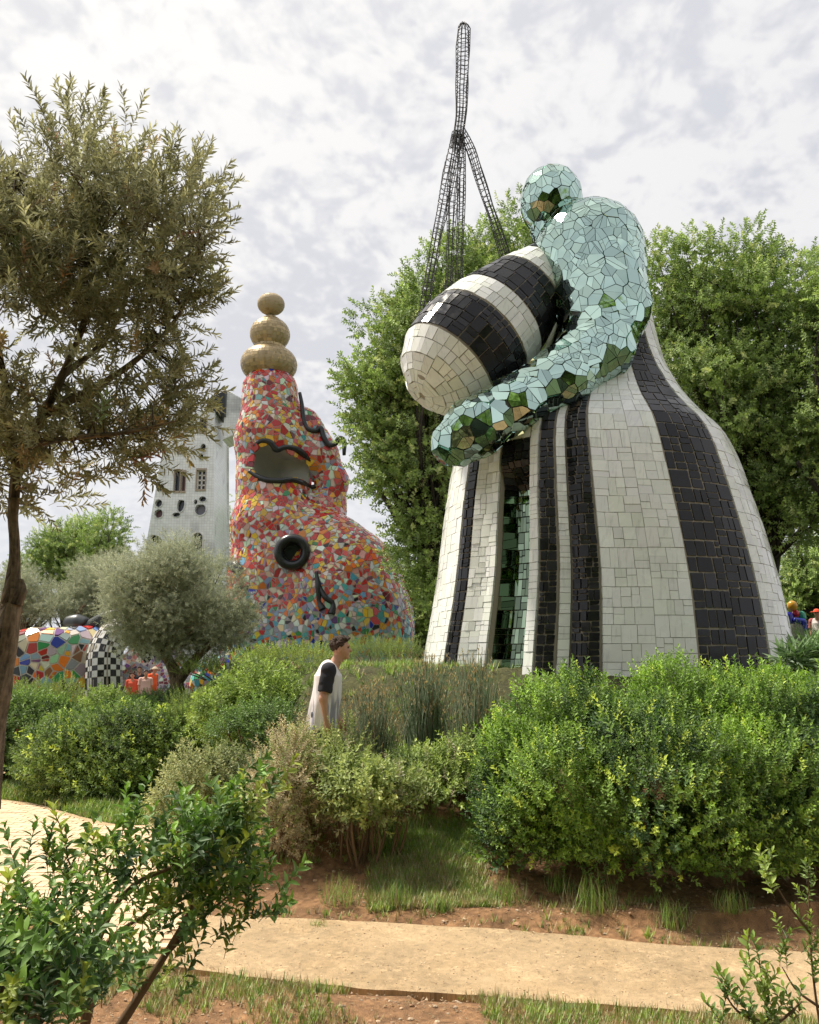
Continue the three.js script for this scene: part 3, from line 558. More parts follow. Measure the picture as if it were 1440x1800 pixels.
{
  const rng = makeRng(303), D = 27, base = V(at(560, 1150, D).x, 0.6, -D), s = mpp(D), local = (v) => v.clone().sub(base), pt = (x, y, d = D) => local(at(x, y, d));
  const root = thing('mosaic_tower', 'red and multicoloured broken tile tower with stacked gold bulbs on top', 'tower', base);
  const C = [[476, 690, 49], [474, 770, 60], [480, 850, 62], [484, 930, 73], [488, 1010, 84], [492, 1100, 92], [494, 1260, 96]].map(([x, y, r]) => ({ p: pt(x, y), r: r * s }));
  const Mm = [[572, 965, 66], [596, 1020, 98], [612, 1090, 106], [614, 1260, 108]].map(([x, y, r]) => ({ p: pt(x, y, D - 0.4), r: r * s }));
  const W = [[532, 745, 30], [560, 800, 34], [585, 845, 24], [575, 900, 32], [560, 960, 60]].map(([x, y, r]) => ({ p: pt(x, y, D + 0.3), r: r * s }));
  const tail = [[520, 1130, 60], [450, 1165, 38], [370, 1200, 34]].map(([x, y, r]) => ({ p: pt(x, y, D - 0.8), r: r * s }));
  const chain = (q, l, k) => { let d = 1e9; for (let i = 0; i < l.length - 1; i++) d = smin(d, sdCone(q, l[i].p, l[i + 1].p, l[i].r, l[i + 1].r), k); return d; };
  const ripple = (q) => 0.10 * noise3(q.x * 0.9, q.y * 0.8 + 4, q.z * 0.9);
  const solid = (q) => smin(smin(smin(chain(q, C, 0.3), chain(q, Mm, 0.5), 0.7), chain(q, W, 0.4), 0.45), chain(q, tail, 0.4), 0.5) + ripple(q);
  const worldSolid = (w) => solid(local(w));
  // two openings under one dark brow
  const o1 = hit(472, 812, worldSolid, 20, 32), o2 = hit(513, 818, worldSolid, 20, 32);
  const cutA = local(o1), cutB = local(o2), cut = (q) => smin(sdEll(q, cutA, 0.60, 0.68, 1.5), Math.max(Math.abs(q.x - cutB.x) - 0.44, Math.abs(q.y - cutB.y + 0.04) - 0.40, Math.abs(q.z - cutB.z) - 0.9) - 0.08, 0.3);
  const full = (q) => smax(solid(q), -cut(q), 0.06);
  const lo = V(pt(320, 0).x, -0.5, -2.6), hi = V(pt(735, 0).x, pt(476, 640).y, 2.8);
  const geo = surfaceNets((x, y, z) => full({ x, y, z }), lo, hi, 0.11), wall = mesh('mosaic_wall', geo, M.groutTower, root);
  const y1040 = pt(500, 1040).y, y1100 = pt(500, 1105).y;
  const tiles = shards(geo, rng, {
    r: 0.235, gap: 0.022, th: 0.014, tilt: 0.05, split: 0.25, jitterR: 0.8, down: 0.05,
    keep: (p, n) => Math.abs(solid(p)) < 0.07 && cut(p) > 0.10 && n.z > -0.75,
    color: (p, r) => { const k = (y1040 - p.y) / (y1040 - y1100) * 0.75 + 0.35 * noise3(p.x * 0.8, p.y * 1.1, p.z * 0.8) + 0.12; return glaze(r() < clamp(k, 0.09, 0.92) ? pick(COOL, r) : pick(WARM, r), r); },
  });
  emitTiles(wall, base, tiles, M.glaze, { name: 'glazed_tile', rest: 'glazed_tiles' });
  // dark rim of the openings, beaded with black tiles
  const onto = (list, lift = 0.0) => list.map(([x, y]) => { const h = hit(x, y, worldSolid, 20, 34) ?? at(x, y, D); return local(h).add(V(0, 0, lift)); });
  const rim = (name, pts, r, o = {}) => mesh(name, tube(pts, r, { segs: 9, steps: pts.length * 8, rough: 0.12, ...o }), M.blackTile2, root);
  M.blackTile2 = new THREE.MeshStandardMaterial({ color: new THREE.Color(0.022, 0.024, 0.028), roughness: 0.3 });
  rim('opening_rim', onto([[446, 784], [462, 774], [476, 778], [486, 790], [500, 786], [520, 790], [536, 800], [546, 810]], -0.02), [0.07, 0.09, 0.10, 0.11, 0.09, 0.12, 0.10, 0.05]);
  rim('opening_sill', onto([[438, 828], [454, 838], [470, 844], [492, 845], [514, 844], [530, 848], [545, 856], [556, 855]], 0.0), [0.07, 0.10, 0.10, 0.09, 0.10, 0.06]);
  if (0) rim('mullion', [...onto([[490, 783]]), ...onto([[487, 812]]), ...onto([[490, 850]])].map((p) => p.add(V(0, 0, -0.28))), [0.13, 0.10, 0.13], { steps: 8 });
  // round porthole that stands proud of the wall
  {
    const h = hit(515, 972, worldSolid, 20, 34), p = local(h), n = V(0.08, -0.05, 1).normalize(), R = 0.40, pts = [];
    const prof2 = [[0.26, -0.2], [0.27, 0.36], [0.30, 0.47], [0.37, 0.54], [0.46, 0.55], [0.545, 0.47], [0.575, 0.33], [0.56, 0.1], [0.54, -0.4]];
    const g = new THREE.LatheGeometry(prof2.map(([a, b]) => new THREE.Vector2(a, b)), 36); g.applyQuaternion(new THREE.Quaternion().setFromUnitVectors(V(0, 1, 0), n)); g.translate(p.x, p.y, p.z);
    mesh('porthole', g, M.blackTile2, root);
    const disc = new THREE.CylinderGeometry(0.265, 0.265, 0.02, 28); disc.applyQuaternion(new THREE.Quaternion().setFromUnitVectors(V(0, 1, 0), n)); disc.translate(p.x - n.x * 0 + n.x * 0.05, p.y + n.y * 0.05, p.z + n.z * 0.05);
    mesh('porthole_glass', disc, new THREE.MeshStandardMaterial({ color: new THREE.Color(0.012, 0.02, 0.035), roughness: 0.25 }), root);
  }
  // scalloped black coping down the right shoulder
  rim('coping', [[527, 690], [531, 712], [534, 738], [541, 754], [556, 757], [564, 752], [569, 768], [579, 782], [590, 780], [596, 771], [604, 774], [605, 800]].map(([x, y]) => pt(x, y, D - 0.3)), [0.06, 0.08, 0.09, 0.08, 0.10, 0.08, 0.11, 0.06], { steps: 60 });
  // dark wavy ornament low on the wall
  rim('ornament', onto([[556, 1005], [560, 1030], [562, 1058], [568, 1072]], 0.02), [0.05, 0.10, 0.07, 0.13], { steps: 20 });
  rim('ornament', onto([[562, 1030], [572, 1050], [586, 1062], [583, 1080]], 0.02), [0.05, 0.09, 0.07, 0.13], { steps: 20 });
  rim('ornament', onto([[402, 990], [414, 996], [425, 1006]], 0.05), [0.06, 0.20, 0.14], { steps: 14 });
  // three gold bulbs
  {
    const c = pt(473, 640), yy = (y) => pt(473, y).y, rows = [];
    const bulb = (cy, rx, ry, neck) => { for (let k = 0; k <= 16; k++) { const a = -Math.PI / 2 + Math.PI * k / 16; rows.push([Math.max(neck, rx * Math.pow(Math.cos(a), 0.85)) * s, (yy(cy - ry) - yy(cy)) * Math.sin(a) + yy(cy)]); } };
    bulb(641, 52, 31, 27); bulb(588, 37, 27, 16.5); bulb(535, 25.5, 17, 0.01);
    const pr = []; for (const [r, y] of rows) if (!pr.length || y > pr[pr.length - 1][1] + 0.004) pr.push([r, y]);
    const g = new THREE.LatheGeometry(pr.map(([r, y]) => new THREE.Vector2(r, y)), 56); g.translate(c.x, 0, c.z);
    const fin = mesh('gold_finial', g, new THREE.MeshStandardMaterial({ color: new THREE.Color(0.42, 0.33, 0.21), roughness: 0.9 }), root);
    const y0 = pr[0][1], y1 = pr[pr.length - 1][1], rr = (y) => { let i = 0; while (i < pr.length - 2 && pr[i + 1][1] < y) i++; return lerp(pr[i][0], pr[i + 1][0], clamp((y - pr[i][1]) / (pr[i + 1][1] - pr[i][1]))); };
    const arc = [0]; for (let i = 1; i < pr.length; i++) arc.push(arc[i - 1] + Math.hypot(pr[i][0] - pr[i - 1][0], pr[i][1] - pr[i - 1][1]));
    const byArc = (l) => { let i = 0; while (i < arc.length - 2 && arc[i + 1] < l) i++; const k = clamp((l - arc[i]) / (arc[i + 1] - arc[i])); return [lerp(pr[i][0], pr[i + 1][0], k), lerp(pr[i][1], pr[i + 1][1], k)]; };
    const S = (u, l) => { const [r, y] = byArc(l); return V(c.x + r * Math.sin(u), y, c.z + r * Math.cos(u)); };
    const gold = []; for (let l = 0.01; l < arc[arc.length - 1] - 0.1; l += 0.125) gold.push(...stripeTiles(S, l, Math.min(l + 0.125, arc[arc.length - 1] - 0.02), () => 0, () => 6.283, rng, { band: 0.2, wide: 0.15, gap: 0.013, th: 0.006, chunk: 99, splits: 0.1, color: (p, r) => { const k = 0.55 + r() * 0.55; return [0.50 * k, 0.375 * k, 0.195 * k]; } }));
    for (const t of gold) if (t.n.dot(V(t.p[0].x - c.x, 0, t.p[0].z - c.z)) < -0.2) { t.n.negate(); t.p.reverse(); }
    emitTiles(fin, base, gold, M.gold, { name: 'gold_tile', rest: 'gold_tiles' });
  }
}

// ------------------------------------------------------------------ the pale weathered tower behind
{
  const D = 41, p0 = at(322, 985, D), base = V(p0.x, 0, -D - 1.7), s = mpp(D) * 1.0, root = thing('pale_tower', 'weathered whitish tower with odd round and square windows behind the olive', 'tower', base);
  root.rotation.y = -0.02;
  const cxp = (px, py) => at(px, py, D).x - p0.x, Y = (py) => at(322, py, D).y, H0 = Y(1250), H1 = Y(727), w0 = 74 * s, w1 = 33 * s;    // half widths at py 985 and at the top
  const half = (y) => lerp(61 * s, 42 * s, (y - Y(985)) / (H1 - Y(985))), mid = (y) => lerp(cxp(318, 985), cxp(342, 727), (y - Y(985)) / (H1 - Y(985)));
  const hole = (pts) => { const h = new THREE.Path(); pts.forEach(([x, y], i) => i ? h.lineTo(x, y) : h.moveTo(x, y)); h.closePath(); return h; };
  const ell = (px, py, a, b, rot = 0, cutTop = 9) => { const out = []; for (let i = 0; i < 18; i++) { const t = i / 18 * 6.2832; let x = Math.cos(t) * a * s, y = Math.sin(t) * b * s; if (y > cutTop * s) y = cutTop * s; if (y < -cutTop * s && cutTop < 9) y = -cutTop * s; out.push([cxp(px, py) + x * Math.cos(rot) - y * Math.sin(rot), Y(py) + x * Math.sin(rot) + y * Math.cos(rot)]); } return out; };
  const rect = (px, py, a, b) => [[-1, -1], [1, -1], [1, 1], [-1, 1]].map(([i, j]) => [cxp(px, py) + i * a * s, Y(py) + j * b * s]);
  const arched = (px, py, a, b) => { const out = [[-1, -1], [1, -1]].map(([i, j]) => [cxp(px, py) + i * a * s, Y(py) + j * b * s]); for (let k = 0; k <= 10; k++) { const t = k / 10 * Math.PI; out.push([cxp(px, py) + Math.cos(t) * a * s, Y(py) + (b - a) * s + Math.sin(t) * a * s]); } return out; };
  const wins = [['rect', rect(358, 846, 8, 18), 'panes'], ['rect', rect(316, 848, 5, 19), 'dark'], ['rect', rect(327, 849, 4, 18), 'brown'], ['ell', ell(284, 887, 6.5, 7), 'dark'], ['ell', ell(284, 905, 7.5, 8), 'brown'], ['ell', ell(323, 890, 6.5, 13, -0.12), 'dark'], ['ell', ell(315, 907, 7, 4), 'dark'], ['ell', ell(357, 898, 10, 10.5), 'grey'], ['ell', ell(361, 880, 6.5, 5), 'dark'], ['ell', ell(349, 885, 3.2, 4.5), 'dark'], ['ell', ell(280, 950, 12, 6.5, -0.5), 'dark'], ['arch', arched(352, 955, 9, 17), 'dark'], ['ell', ell(362, 790, 5, 7), 'dark'], ['ell', ell(358, 806, 4.5, 6), 'dark'], ['rect', rect(325, 795, 7, 6), 'dark'], ['ell', ell(288, 860, 6, 6), 'dark'], ['rect', rect(362, 752, 6, 13), 'dark']];
  const sh = new THREE.Shape(); const hl = half(H0), ht = half(H1), off = cxp(322, 985) - cxp(318, 985);
  sh.moveTo(mid(H0) - half(H0), H0); sh.lineTo(mid(H0) + half(H0), H0); sh.lineTo(mid(H1) + half(H1), H1); sh.lineTo(mid(H1) - half(H1), H1); sh.closePath();
  for (const [, pts] of wins) sh.holes.push(hole(pts));
  const front = new THREE.ExtrudeGeometry(sh, { depth: 0.35, bevelEnabled: false }); front.translate(0, 0, 1.7);
  { const uv = front.attributes.uv, p = front.attributes.position; for (let i = 0; i < uv.count; i++) uv.setXY(i, (p.getX(i) + p.getZ(i) * 0.7) * 0.055, p.getY(i) * 0.055); }
  const towerMat = new THREE.MeshStandardMaterial({ color: new THREE.Color(0.93, 0.945, 0.93), map: weatherTex, roughness: 0.35, metalness: 0.08, bumpMap: weatherTex, bumpScale: 0.02 });
  mesh('front_wall', front, towerMat, root);
  // the other three walls and the roof
  const xb = (y, sgn) => mid(y) + sgn * half(y), bz = -1.9, wall = (name, q) => { const g = geoFrom(q.flatMap((p) => [p[0], p[1], p[2]]), [0, 1, 2, 0, 2, 3], null, null, q.map((p) => [(p[0] * 0.3 + p[2]) * 0.055, p[1] * 0.055]).flat()); mesh(name, g, towerMat, root); };
  wall('side_wall', [[xb(H0, 1), H0, 1.70], [xb(H0, 1) - 0.1, H0, bz], [xb(H1, 1) - 0.1, H1, bz + 0.9], [xb(H1, 1), H1, 1.70]]);
  wall('side_wall', [[xb(H0, -1), H0, 1.70], [xb(H0, -1) + 0.1, H0, bz], [xb(H1, -1) + 0.1, H1, bz + 0.9], [xb(H1, -1), H1, 1.70]]);
  wall('back_wall', [[xb(H0, -1), H0, bz], [xb(H0, 1), H0, bz], [xb(H1, 1), H1, bz + 0.9], [xb(H1, -1), H1, bz + 0.9]]);
  wall('roof', [[xb(H1, -1), H1, bz + 0.9], [xb(H1, 1), H1, bz + 0.9], [xb(H1, 1), H1, 1.9], [xb(H1, -1), H1, 1.9]]);
  const glassMat = { dark: new THREE.MeshStandardMaterial({ color: new THREE.Color(0.03, 0.034, 0.045), roughness: 0.12 }), brown: new THREE.MeshStandardMaterial({ color: new THREE.Color(0.13, 0.05, 0.045), roughness: 0.3 }), grey: new THREE.MeshStandardMaterial({ color: new THREE.Color(0.17, 0.165, 0.20), roughness: 0.25 }) };
  const frameMat = new THREE.MeshStandardMaterial({ color: new THREE.Color(0.42, 0.34, 0.26), roughness: 0.8 }), paleMat = new THREE.MeshStandardMaterial({ color: new THREE.Color(0.72, 0.70, 0.65), roughness: 0.7 });
  for (const [kind, pts, look] of wins) {
    const cx = pts.reduce((a, p) => a + p[0], 0) / pts.length, cy = pts.reduce((a, p) => a + p[1], 0) / pts.length, grow = (k) => pts.map(([x, y]) => new THREE.Vector2(cx + (x - cx) * k, cy + (y - cy) * k));
    const fr = new THREE.Shape(grow(1.16)); fr.holes.push(new THREE.Path(grow(0.97)));
    const g = new THREE.ExtrudeGeometry(fr, { depth: 0.10, bevelEnabled: false }); g.translate(0, 0, 2.0);
    const win = mesh('window', g, kind === 'arch' ? paleMat : kind === 'rect' ? frameMat : towerMat, root);
    const pg = new THREE.ExtrudeGeometry(new THREE.Shape(grow(1.02)), { depth: 0.03, bevelEnabled: false }); pg.translate(0, 0, 1.78); mesh('pane', pg, glassMat[look] ?? glassMat.dark, win);
    if (look === 'panes') for (const [a, b, w, h] of [[0, 0, 0.10, 0.95], [0, 0.25, 0.46, 0.09], [0, 0, 0.46, 0.09], [0, -0.25, 0.46, 0.09], [-0.43, 0, 0.08, 0.95], [0.43, 0, 0.08, 0.95], [0, 0.48, 0.46, 0.06], [0, -0.48, 0.46, 0.06]]) { const q = new THREE.BoxGeometry(16 * s * (w > 0.2 ? 0.94 : w * 1.6), 36 * s * (h > 0.5 ? 0.97 : h * 0.8), 0.06); q.translate(cx + a * 16 * s, cy + b * 36 * s, 1.88); mesh('glazing_bar', q, paleMat, win); }
  }
  // leaning broken-off top and the dark hollow beside it
  const block = (name, x0, y0, x1, y1, x2, y2, x3, y3, z0, z1, mat) => { const q = [[x0, y0], [x1, y1], [x2, y2], [x3, y3]].map(([x, y]) => new THREE.Vector2(cxp(x, y), Y(y))), g = new THREE.ExtrudeGeometry(new THREE.Shape(q), { depth: z1 - z0, bevelEnabled: true, bevelSize: 0.06, bevelThickness: 0.06, bevelSegments: 2 }); g.translate(0, 0, z0); const uv = g.attributes.uv, p = g.attributes.position; for (let i = 0; i < uv.count; i++) uv.setXY(i, p.getX(i) * 0.055, p.getY(i) * 0.055); mesh(name, g, mat, root); };
  block('leaning_top', 393, 770, 412, 762, 424, 700, 398, 684, 0.0, 1.5, towerMat);
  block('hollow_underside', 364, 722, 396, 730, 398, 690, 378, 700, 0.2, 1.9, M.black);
}

// ------------------------------------------------------------------ mosaic wall, chequered arch and dark capped tube at the left
{
  const rng = makeRng(404), D = 21.5, s = mpp(D), base = V(at(90, 1200, D).x, 0.0, -D), local = (v) => v.clone().sub(base), pt = (x, y, d = D) => local(at(x, y, d));
  {
    const root = thing('mosaic_wall', 'low curving garden wall of big bright irregular tiles left of the chequered column', 'wall', base);
    const cols = [[-90, 1118], [-40, 1122], [20, 1128], [60, 1121], [95, 1126], [130, 1122], [168, 1118]].map(([x, y], i) => ({ a: pt(x, y + 14, D + (i - 3) * (i - 3) * 0.06), b: pt(x, 1290, D + (i - 3) * (i - 3) * 0.06) }));
    const f = (q) => { let d = 1e9; for (const w of cols) d = smin(d, sdCone(q, w.a, w.b, 0.34, 0.40), 0.5); for (let i = 0; i < cols.length - 1; i++) { const a = cols[i].a.clone().lerp(cols[i + 1].a, 0.5), b = cols[i].b.clone().lerp(cols[i + 1].b, 0.5); d = smin(d, sdCone(q, a, b, 0.3, 0.38), 0.5); } return d; };
    const geo = surfaceNets((x, y, z) => f({ x, y, z }), V(pt(-115, 1200).x, -0.2, -2.2), V(pt(200, 1200).x, pt(0, 1095).y, 1.2), 0.1), wall = mesh('wall_body', geo, M.groutPale, root);
    emitTiles(wall, base, shards(geo, rng, { r: 0.30, gap: 0.035, th: 0.02, tilt: 0.04, jitterR: 0.7, split: 0.1, down: 0.07, keep: (p, n) => n.z > -0.6, color: (p, r) => glaze(pick(BOLD, r), r) }), M.glaze, { name: 'glazed_tile', rest: 'glazed_tiles' });
  }
  {
    const b2 = V(at(186, 1200, D).x, 0, -D + 0.3), L = (x, y, d) => at(x, y, d).sub(b2), root = thing('chequered_column', 'bent black and white chequered column beside the bright tiled wall', 'column', b2);
    const pts = [L(184, 1330, D - 0.3), L(184, 1250, D - 0.3), L(183, 1185, D - 0.3), L(186, 1145, D - 0.2), L(203, 1115, D), L(228, 1112, D + 0.2), L(252, 1130, D + 0.4), L(268, 1158, D + 0.5)], rad = [0.46, 0.46, 0.45, 0.44, 0.40, 0.34, 0.27, 0.22];
    const g = tube(pts, rad, { segs: 24, steps: 50 }); const core = mesh('column_core', g, M.grout, root);
    const curve = new THREE.CatmullRomCurve3(pts, false, 'centripetal'), n = 18, rows = 30, P = g.attributes.position, w = 25, tiles = [];
    const S = (u, v) => { const i = clamp(v * 50, 0, 49.999), j = ((u % 1) + 1) % 1 * 24, i0 = Math.floor(i), j0 = Math.floor(j), fi = i - i0, fj = j - j0, q = (a, b) => V(P.getX(a * w + b), P.getY(a * w + b), P.getZ(a * w + b)); return q(i0, j0).lerp(q(i0, j0 + 1), fj).lerp(q(i0 + 1, j0).lerp(q(i0 + 1, j0 + 1), fj), fi); };
    const vs = [0]; while (vs[vs.length - 1] < 1) vs.push(Math.min(1, vs[vs.length - 1] + (0.7 + rng() * 0.7) / rows));
    for (let i = 0; i < vs.length - 1; i++) for (let j = 0; j < n; j++) {
      const a = j / n + 0.001, b = (j + 1) / n - 0.001, q = [S(a, vs[i] + 0.001), S(b, vs[i] + 0.001), S(b, vs[i + 1] - 0.001), S(a, vs[i + 1] - 0.001)], mid = q[0].clone().add(q[2]).multiplyScalar(0.5), c = curve.getPointAt ? curve.getPoint((vs[i] + vs[i + 1]) / 2) : mid;
      let nn = q[1].clone().sub(q[3]).cross(q[2].clone().sub(q[0])).normalize(); if (nn.dot(mid.clone().sub(c)) < 0) { nn.negate(); q.reverse(); }
      tiles.push({ p: q, n: nn, th: 0.008, down: 0.03, c: (i + j) & 1 ? [0.72, 0.71, 0.69] : [0.02, 0.02, 0.022] });
    }
    emitTiles(core, b2, tiles, M.glaze, { name: 'chequer_tile', rest: 'chequer_tiles' });
  }
  {
    const b3 = V(at(150, 1110, D).x, 0, -D - 0.6), L = (x, y, d = D + 0.6) => at(x, y, d).sub(b3), root = thing('dark_tube', 'dark grey tube with a rounded cap lying along the top of the tiled wall', 'ornament', b3);
    const dk = new THREE.MeshStandardMaterial({ color: new THREE.Color(0.045, 0.052, 0.058), roughness: 0.35 });
    mesh('cap', tube([L(112, 1098), L(118, 1096), L(135, 1095), L(148, 1099), L(150, 1101)], [0.05, 0.19, 0.25, 0.22, 0.05], { segs: 14, steps: 24, rough: 0.1 }), dk, root);
    mesh('tube', tube([L(140, 1108), L(152, 1106), L(165, 1096), L(186, 1084), L(212, 1079), L(250, 1082)], [0.12, 0.19, 0.17, 0.15, 0.14, 0.13], { segs: 12, steps: 40, rough: 0.1 }), dk, root);
    mesh('stalk', tube([L(138, 1150), L(138, 1105)], [0.1, 0.08], { segs: 8 }), new THREE.MeshStandardMaterial({ color: new THREE.Color(0.03, 0.08, 0.22), roughness: 0.3 }), root);
    mesh('stalk', tube([L(122, 1112), L(122, 1090)], [0.07, 0.09], { segs: 8 }), new THREE.MeshStandardMaterial({ color: new THREE.Color(0.03, 0.06, 0.3), roughness: 0.3 }), root);
  }
  {   // pink and violet mosaic mass behind the seated people
    const D3 = 37, b4 = V(at(262, 1200, D3).x, -0.2, -D3), L = (x, y) => at(x, y, D3).sub(b4), root = thing('mosaic_mound', 'low pinkish mosaic mound with a dark arch behind the people in orange', 'sculpture', b4);
    const f = (q) => Math.max(Math.min(sdCone(q, L(205, 1190), L(240, 1160), 0.7, 0.5), sdCone(q, L(240, 1160), L(290, 1165), 0.55, 0.7), sdCone(q, L(290, 1165), L(310, 1230), 0.8, 1.1)), -sdEll(q, L(238, 1200).add(V(0, 0, 0.7)), 0.55, 0.75, 0.6));
    const geo = surfaceNets((x, y, z) => f({ x, y, z }), V(-3.4, -0.5, -1.6), V(3.4, 3.6, 1.6), 0.12), w = mesh('mound_body', geo, M.groutPale, root);
    emitTiles(w, b4, shards(geo, rng, { r: 0.22, gap: 0.03, th: 0.012, tilt: 0.05, jitterR: 0.7, down: 0.05, keep: (p, n) => n.z > -0.3, color: (p, r) => glaze(pick(['pink', 'violet', 'white', 'lilac', 'dark', 'rose', 'brown', 'grey'], r), r) }), M.glaze, { max: 120, name: 'glazed_tile', rest: 'glazed_tiles' });
  }
}
// small bright sculpture at the right edge
{
  const rng = makeRng(505), D = 24, b = V(at(1400, 1110, D).x, 0, -D), root = thing('seat_sculpture', 'small rounded sculpture with a yellow ball on blue, red and green blocks', 'sculpture', b), L = (x, y, d = D) => at(x, y, d).sub(b);
  const mk = (name, f, c, col, r = 0.6) => { const geo = surfaceNets((x, y, z) => f({ x, y, z }), c.clone().subScalar(r), c.clone().addScalar(r), 0.045), m = mesh(name, geo, new THREE.MeshStandardMaterial({ color: new THREE.Color(...col), roughness: 0.25 }), root); };
  const c0 = L(1393, 1065); mk('ball', (q) => sdEll(q, c0, 0.15, 0.16, 0.15), c0, [0.68, 0.34, 0.03], 0.3);
  const c1 = L(1386, 1084), c1b = L(1388, 1094); mk('blue_block', (q) => sdCone(q, c1, c1b, 0.15, 0.16), c1, [0.02, 0.02, 0.32], 0.5);
  const c2 = L(1399, 1079); mk('red_block', (q) => sdEll(q, c2, 0.11, 0.12, 0.13), c2, [0.55, 0.03, 0.05], 0.3);
  const c3 = L(1409, 1080), c4 = L(1411, 1086); mk('green_block', (q) => sdCone(q, c3, c4, 0.11, 0.11), c3, [0.04, 0.36, 0.24], 0.4);
  const c5 = L(1399, 1090, D - 0.2), c6 = L(1412, 1093, D - 0.2), c7 = L(1416, 1110, D - 0.2); mk('blue_arm', (q) => smin(sdCone(q, c5, c6, 0.08, 0.09), sdCone(q, c6, c7, 0.09, 0.07), 0.05), c6, [0.02, 0.03, 0.36], 0.6);
  mesh('pedestal', tube([L(1398, 1190), L(1398, 1098)], [0.3, 0.26], { segs: 16 }), M.concrete, root);
}
// ------------------------------------------------------------------ leaves
function leafInto(G, o, dir, nrm, L, W, c, fold = 0.25, curl = 0.15, fine = false) {   // one leaf from o along dir
  const side = dir.clone().cross(nrm).normalize(), up = side.clone().cross(dir).normalize(), s = G.pos.length / 3;
  const add = (x, y, z) => { const p = o.clone().addScaledVector(dir, x * L).addScaledVector(side, y * W).addScaledVector(up, z * W); G.pos.push(p.x, p.y, p.z); G.col.push(...c); };
  if (fine) {
    add(0, 0, 0); add(0.3, 0.45, fold); add(0.3, 0, 0); add(0.3, -0.45, fold); add(0.65, 0.40, fold - curl); add(0.65, 0, -curl); add(0.65, -0.40, fold - curl); add(1, 0, -curl * 2.4);
    for (const t of [[0, 2, 1], [0, 3, 2], [1, 2, 5], [1, 5, 4], [2, 3, 6], [2, 6, 5], [4, 5, 7], [5, 6, 7]]) G.idx.push(s + t[0], s + t[1], s + t[2]);
  } else {
    add(0, 0, 0); add(0.5, 0.5, fold); add(1, 0, -curl); add(0.5, -0.5, fold);
    G.idx.push(s, s + 2, s + 1, s, s + 3, s + 2);
  }
}
function stemInto(G, a, b, r, c) {
  const d = b.clone().sub(a).normalize(), x = (Math.abs(d.y) < 0.9 ? V(0, 1, 0) : V(1, 0, 0)).cross(d).normalize(), y = d.clone().cross(x), s = G.pos.length / 3;
  for (const [p, q] of [[a, r], [b, r * 0.6]]) for (let i = 0; i < 3; i++) { const t = i / 3 * 6.2832, v = p.clone().addScaledVector(x, Math.cos(t) * q).addScaledVector(y, Math.sin(t) * q); G.pos.push(v.x, v.y, v.z); G.col.push(...c); }
  for (let i = 0; i < 3; i++) { const j = (i + 1) % 3; G.idx.push(s + i, s + j, s + 3 + i, s + j, s + 3 + j, s + 3 + i); }
}
const newG = () => ({ pos: [], col: [], idx: [] }), doneG = (G) => geoFrom(G.pos, G.idx, null, G.col);
// a sprig along +y: leaves in pairs (or a spiral) on a stem
function sprig(rng, { n = 10, len = 0.16, L = 0.035, W = 0.016, lean = 0.9, spread = 1, fine = false, stem = [0.5, 0.32, 0.2], stemR = 0.0016, bend = 0.2, tip = 1.1, pale = 0 }) {
  const G = newG(), b = V(rng() - 0.5, 0, rng() - 0.5).multiplyScalar(bend * len * 2), at0 = (t) => V(b.x * t * t, len * t, b.z * t * t), leaves = [];
  if (stemR > 0) for (let i = 0; i < 3; i++) stemInto(G, at0(i / 3), at0((i + 1) / 3), stemR * (1 - i * 0.25), stem);
  for (let i = 0; i < n; i++) {
    const t = lerp(0.12, 1, (i + rng() * 0.4) / n), a = i * 2.4 + rng() * 0.5, tilt = lerp(lean, lean * 0.35, Math.pow(t, 3)) * (0.8 + rng() * 0.4);
    const out = V(Math.cos(a), 0, Math.sin(a)), dir = out.clone().multiplyScalar(Math.sin(tilt)).add(V(0, Math.cos(tilt), 0)).normalize(), nrm = V(0, 1, 0).addScaledVector(out, -0.6).add(V(rng() - 0.5, rng() - 0.5, rng() - 0.5).multiplyScalar(0.7)).normalize();
    const k = 0.72 + rng() * 0.5, tone = t > 0.75 ? tip : 1, c = [k * tone, k * (tone > 1 ? 1 + (tone - 1) * 0.7 : 1), k * (1 - (tone - 1) * 0.6)];
    const sz = (0.75 + rng() * 0.45) * (t > 0.85 ? 0.75 : 1), leaf = { o: at0(t), dir, nrm, L: L * sz, W: W * sz, c: pale && rng() < pale ? [1.7, 1.5, 1.7] : c };
    leaves.push(leaf); leafInto(G, leaf.o, dir, nrm, leaf.L, leaf.W, leaf.c, 0.18 + rng() * 0.15, 0.1 + rng() * 0.2, fine);
  }
  return { geo: doneG(G), leaves };
}
function orient(dir, spin, scale, pos) {
  const q = new THREE.Quaternion().setFromUnitVectors(V(0, 1, 0), dir), r = new THREE.Quaternion().setFromAxisAngle(V(0, 1, 0), spin);
  return new THREE.Matrix4().compose(pos, q.multiply(r), V(scale, scale, scale));
}
const randDir = (rng) => { const z = rng() * 2 - 1, a = rng() * 6.2832, r = Math.sqrt(1 - z * z); return V(r * Math.cos(a), z, r * Math.sin(a)); };
const mixc = (a, b, t) => [lerp(a[0], b[0], t), lerp(a[1], b[1], t), lerp(a[2], b[2], t)];

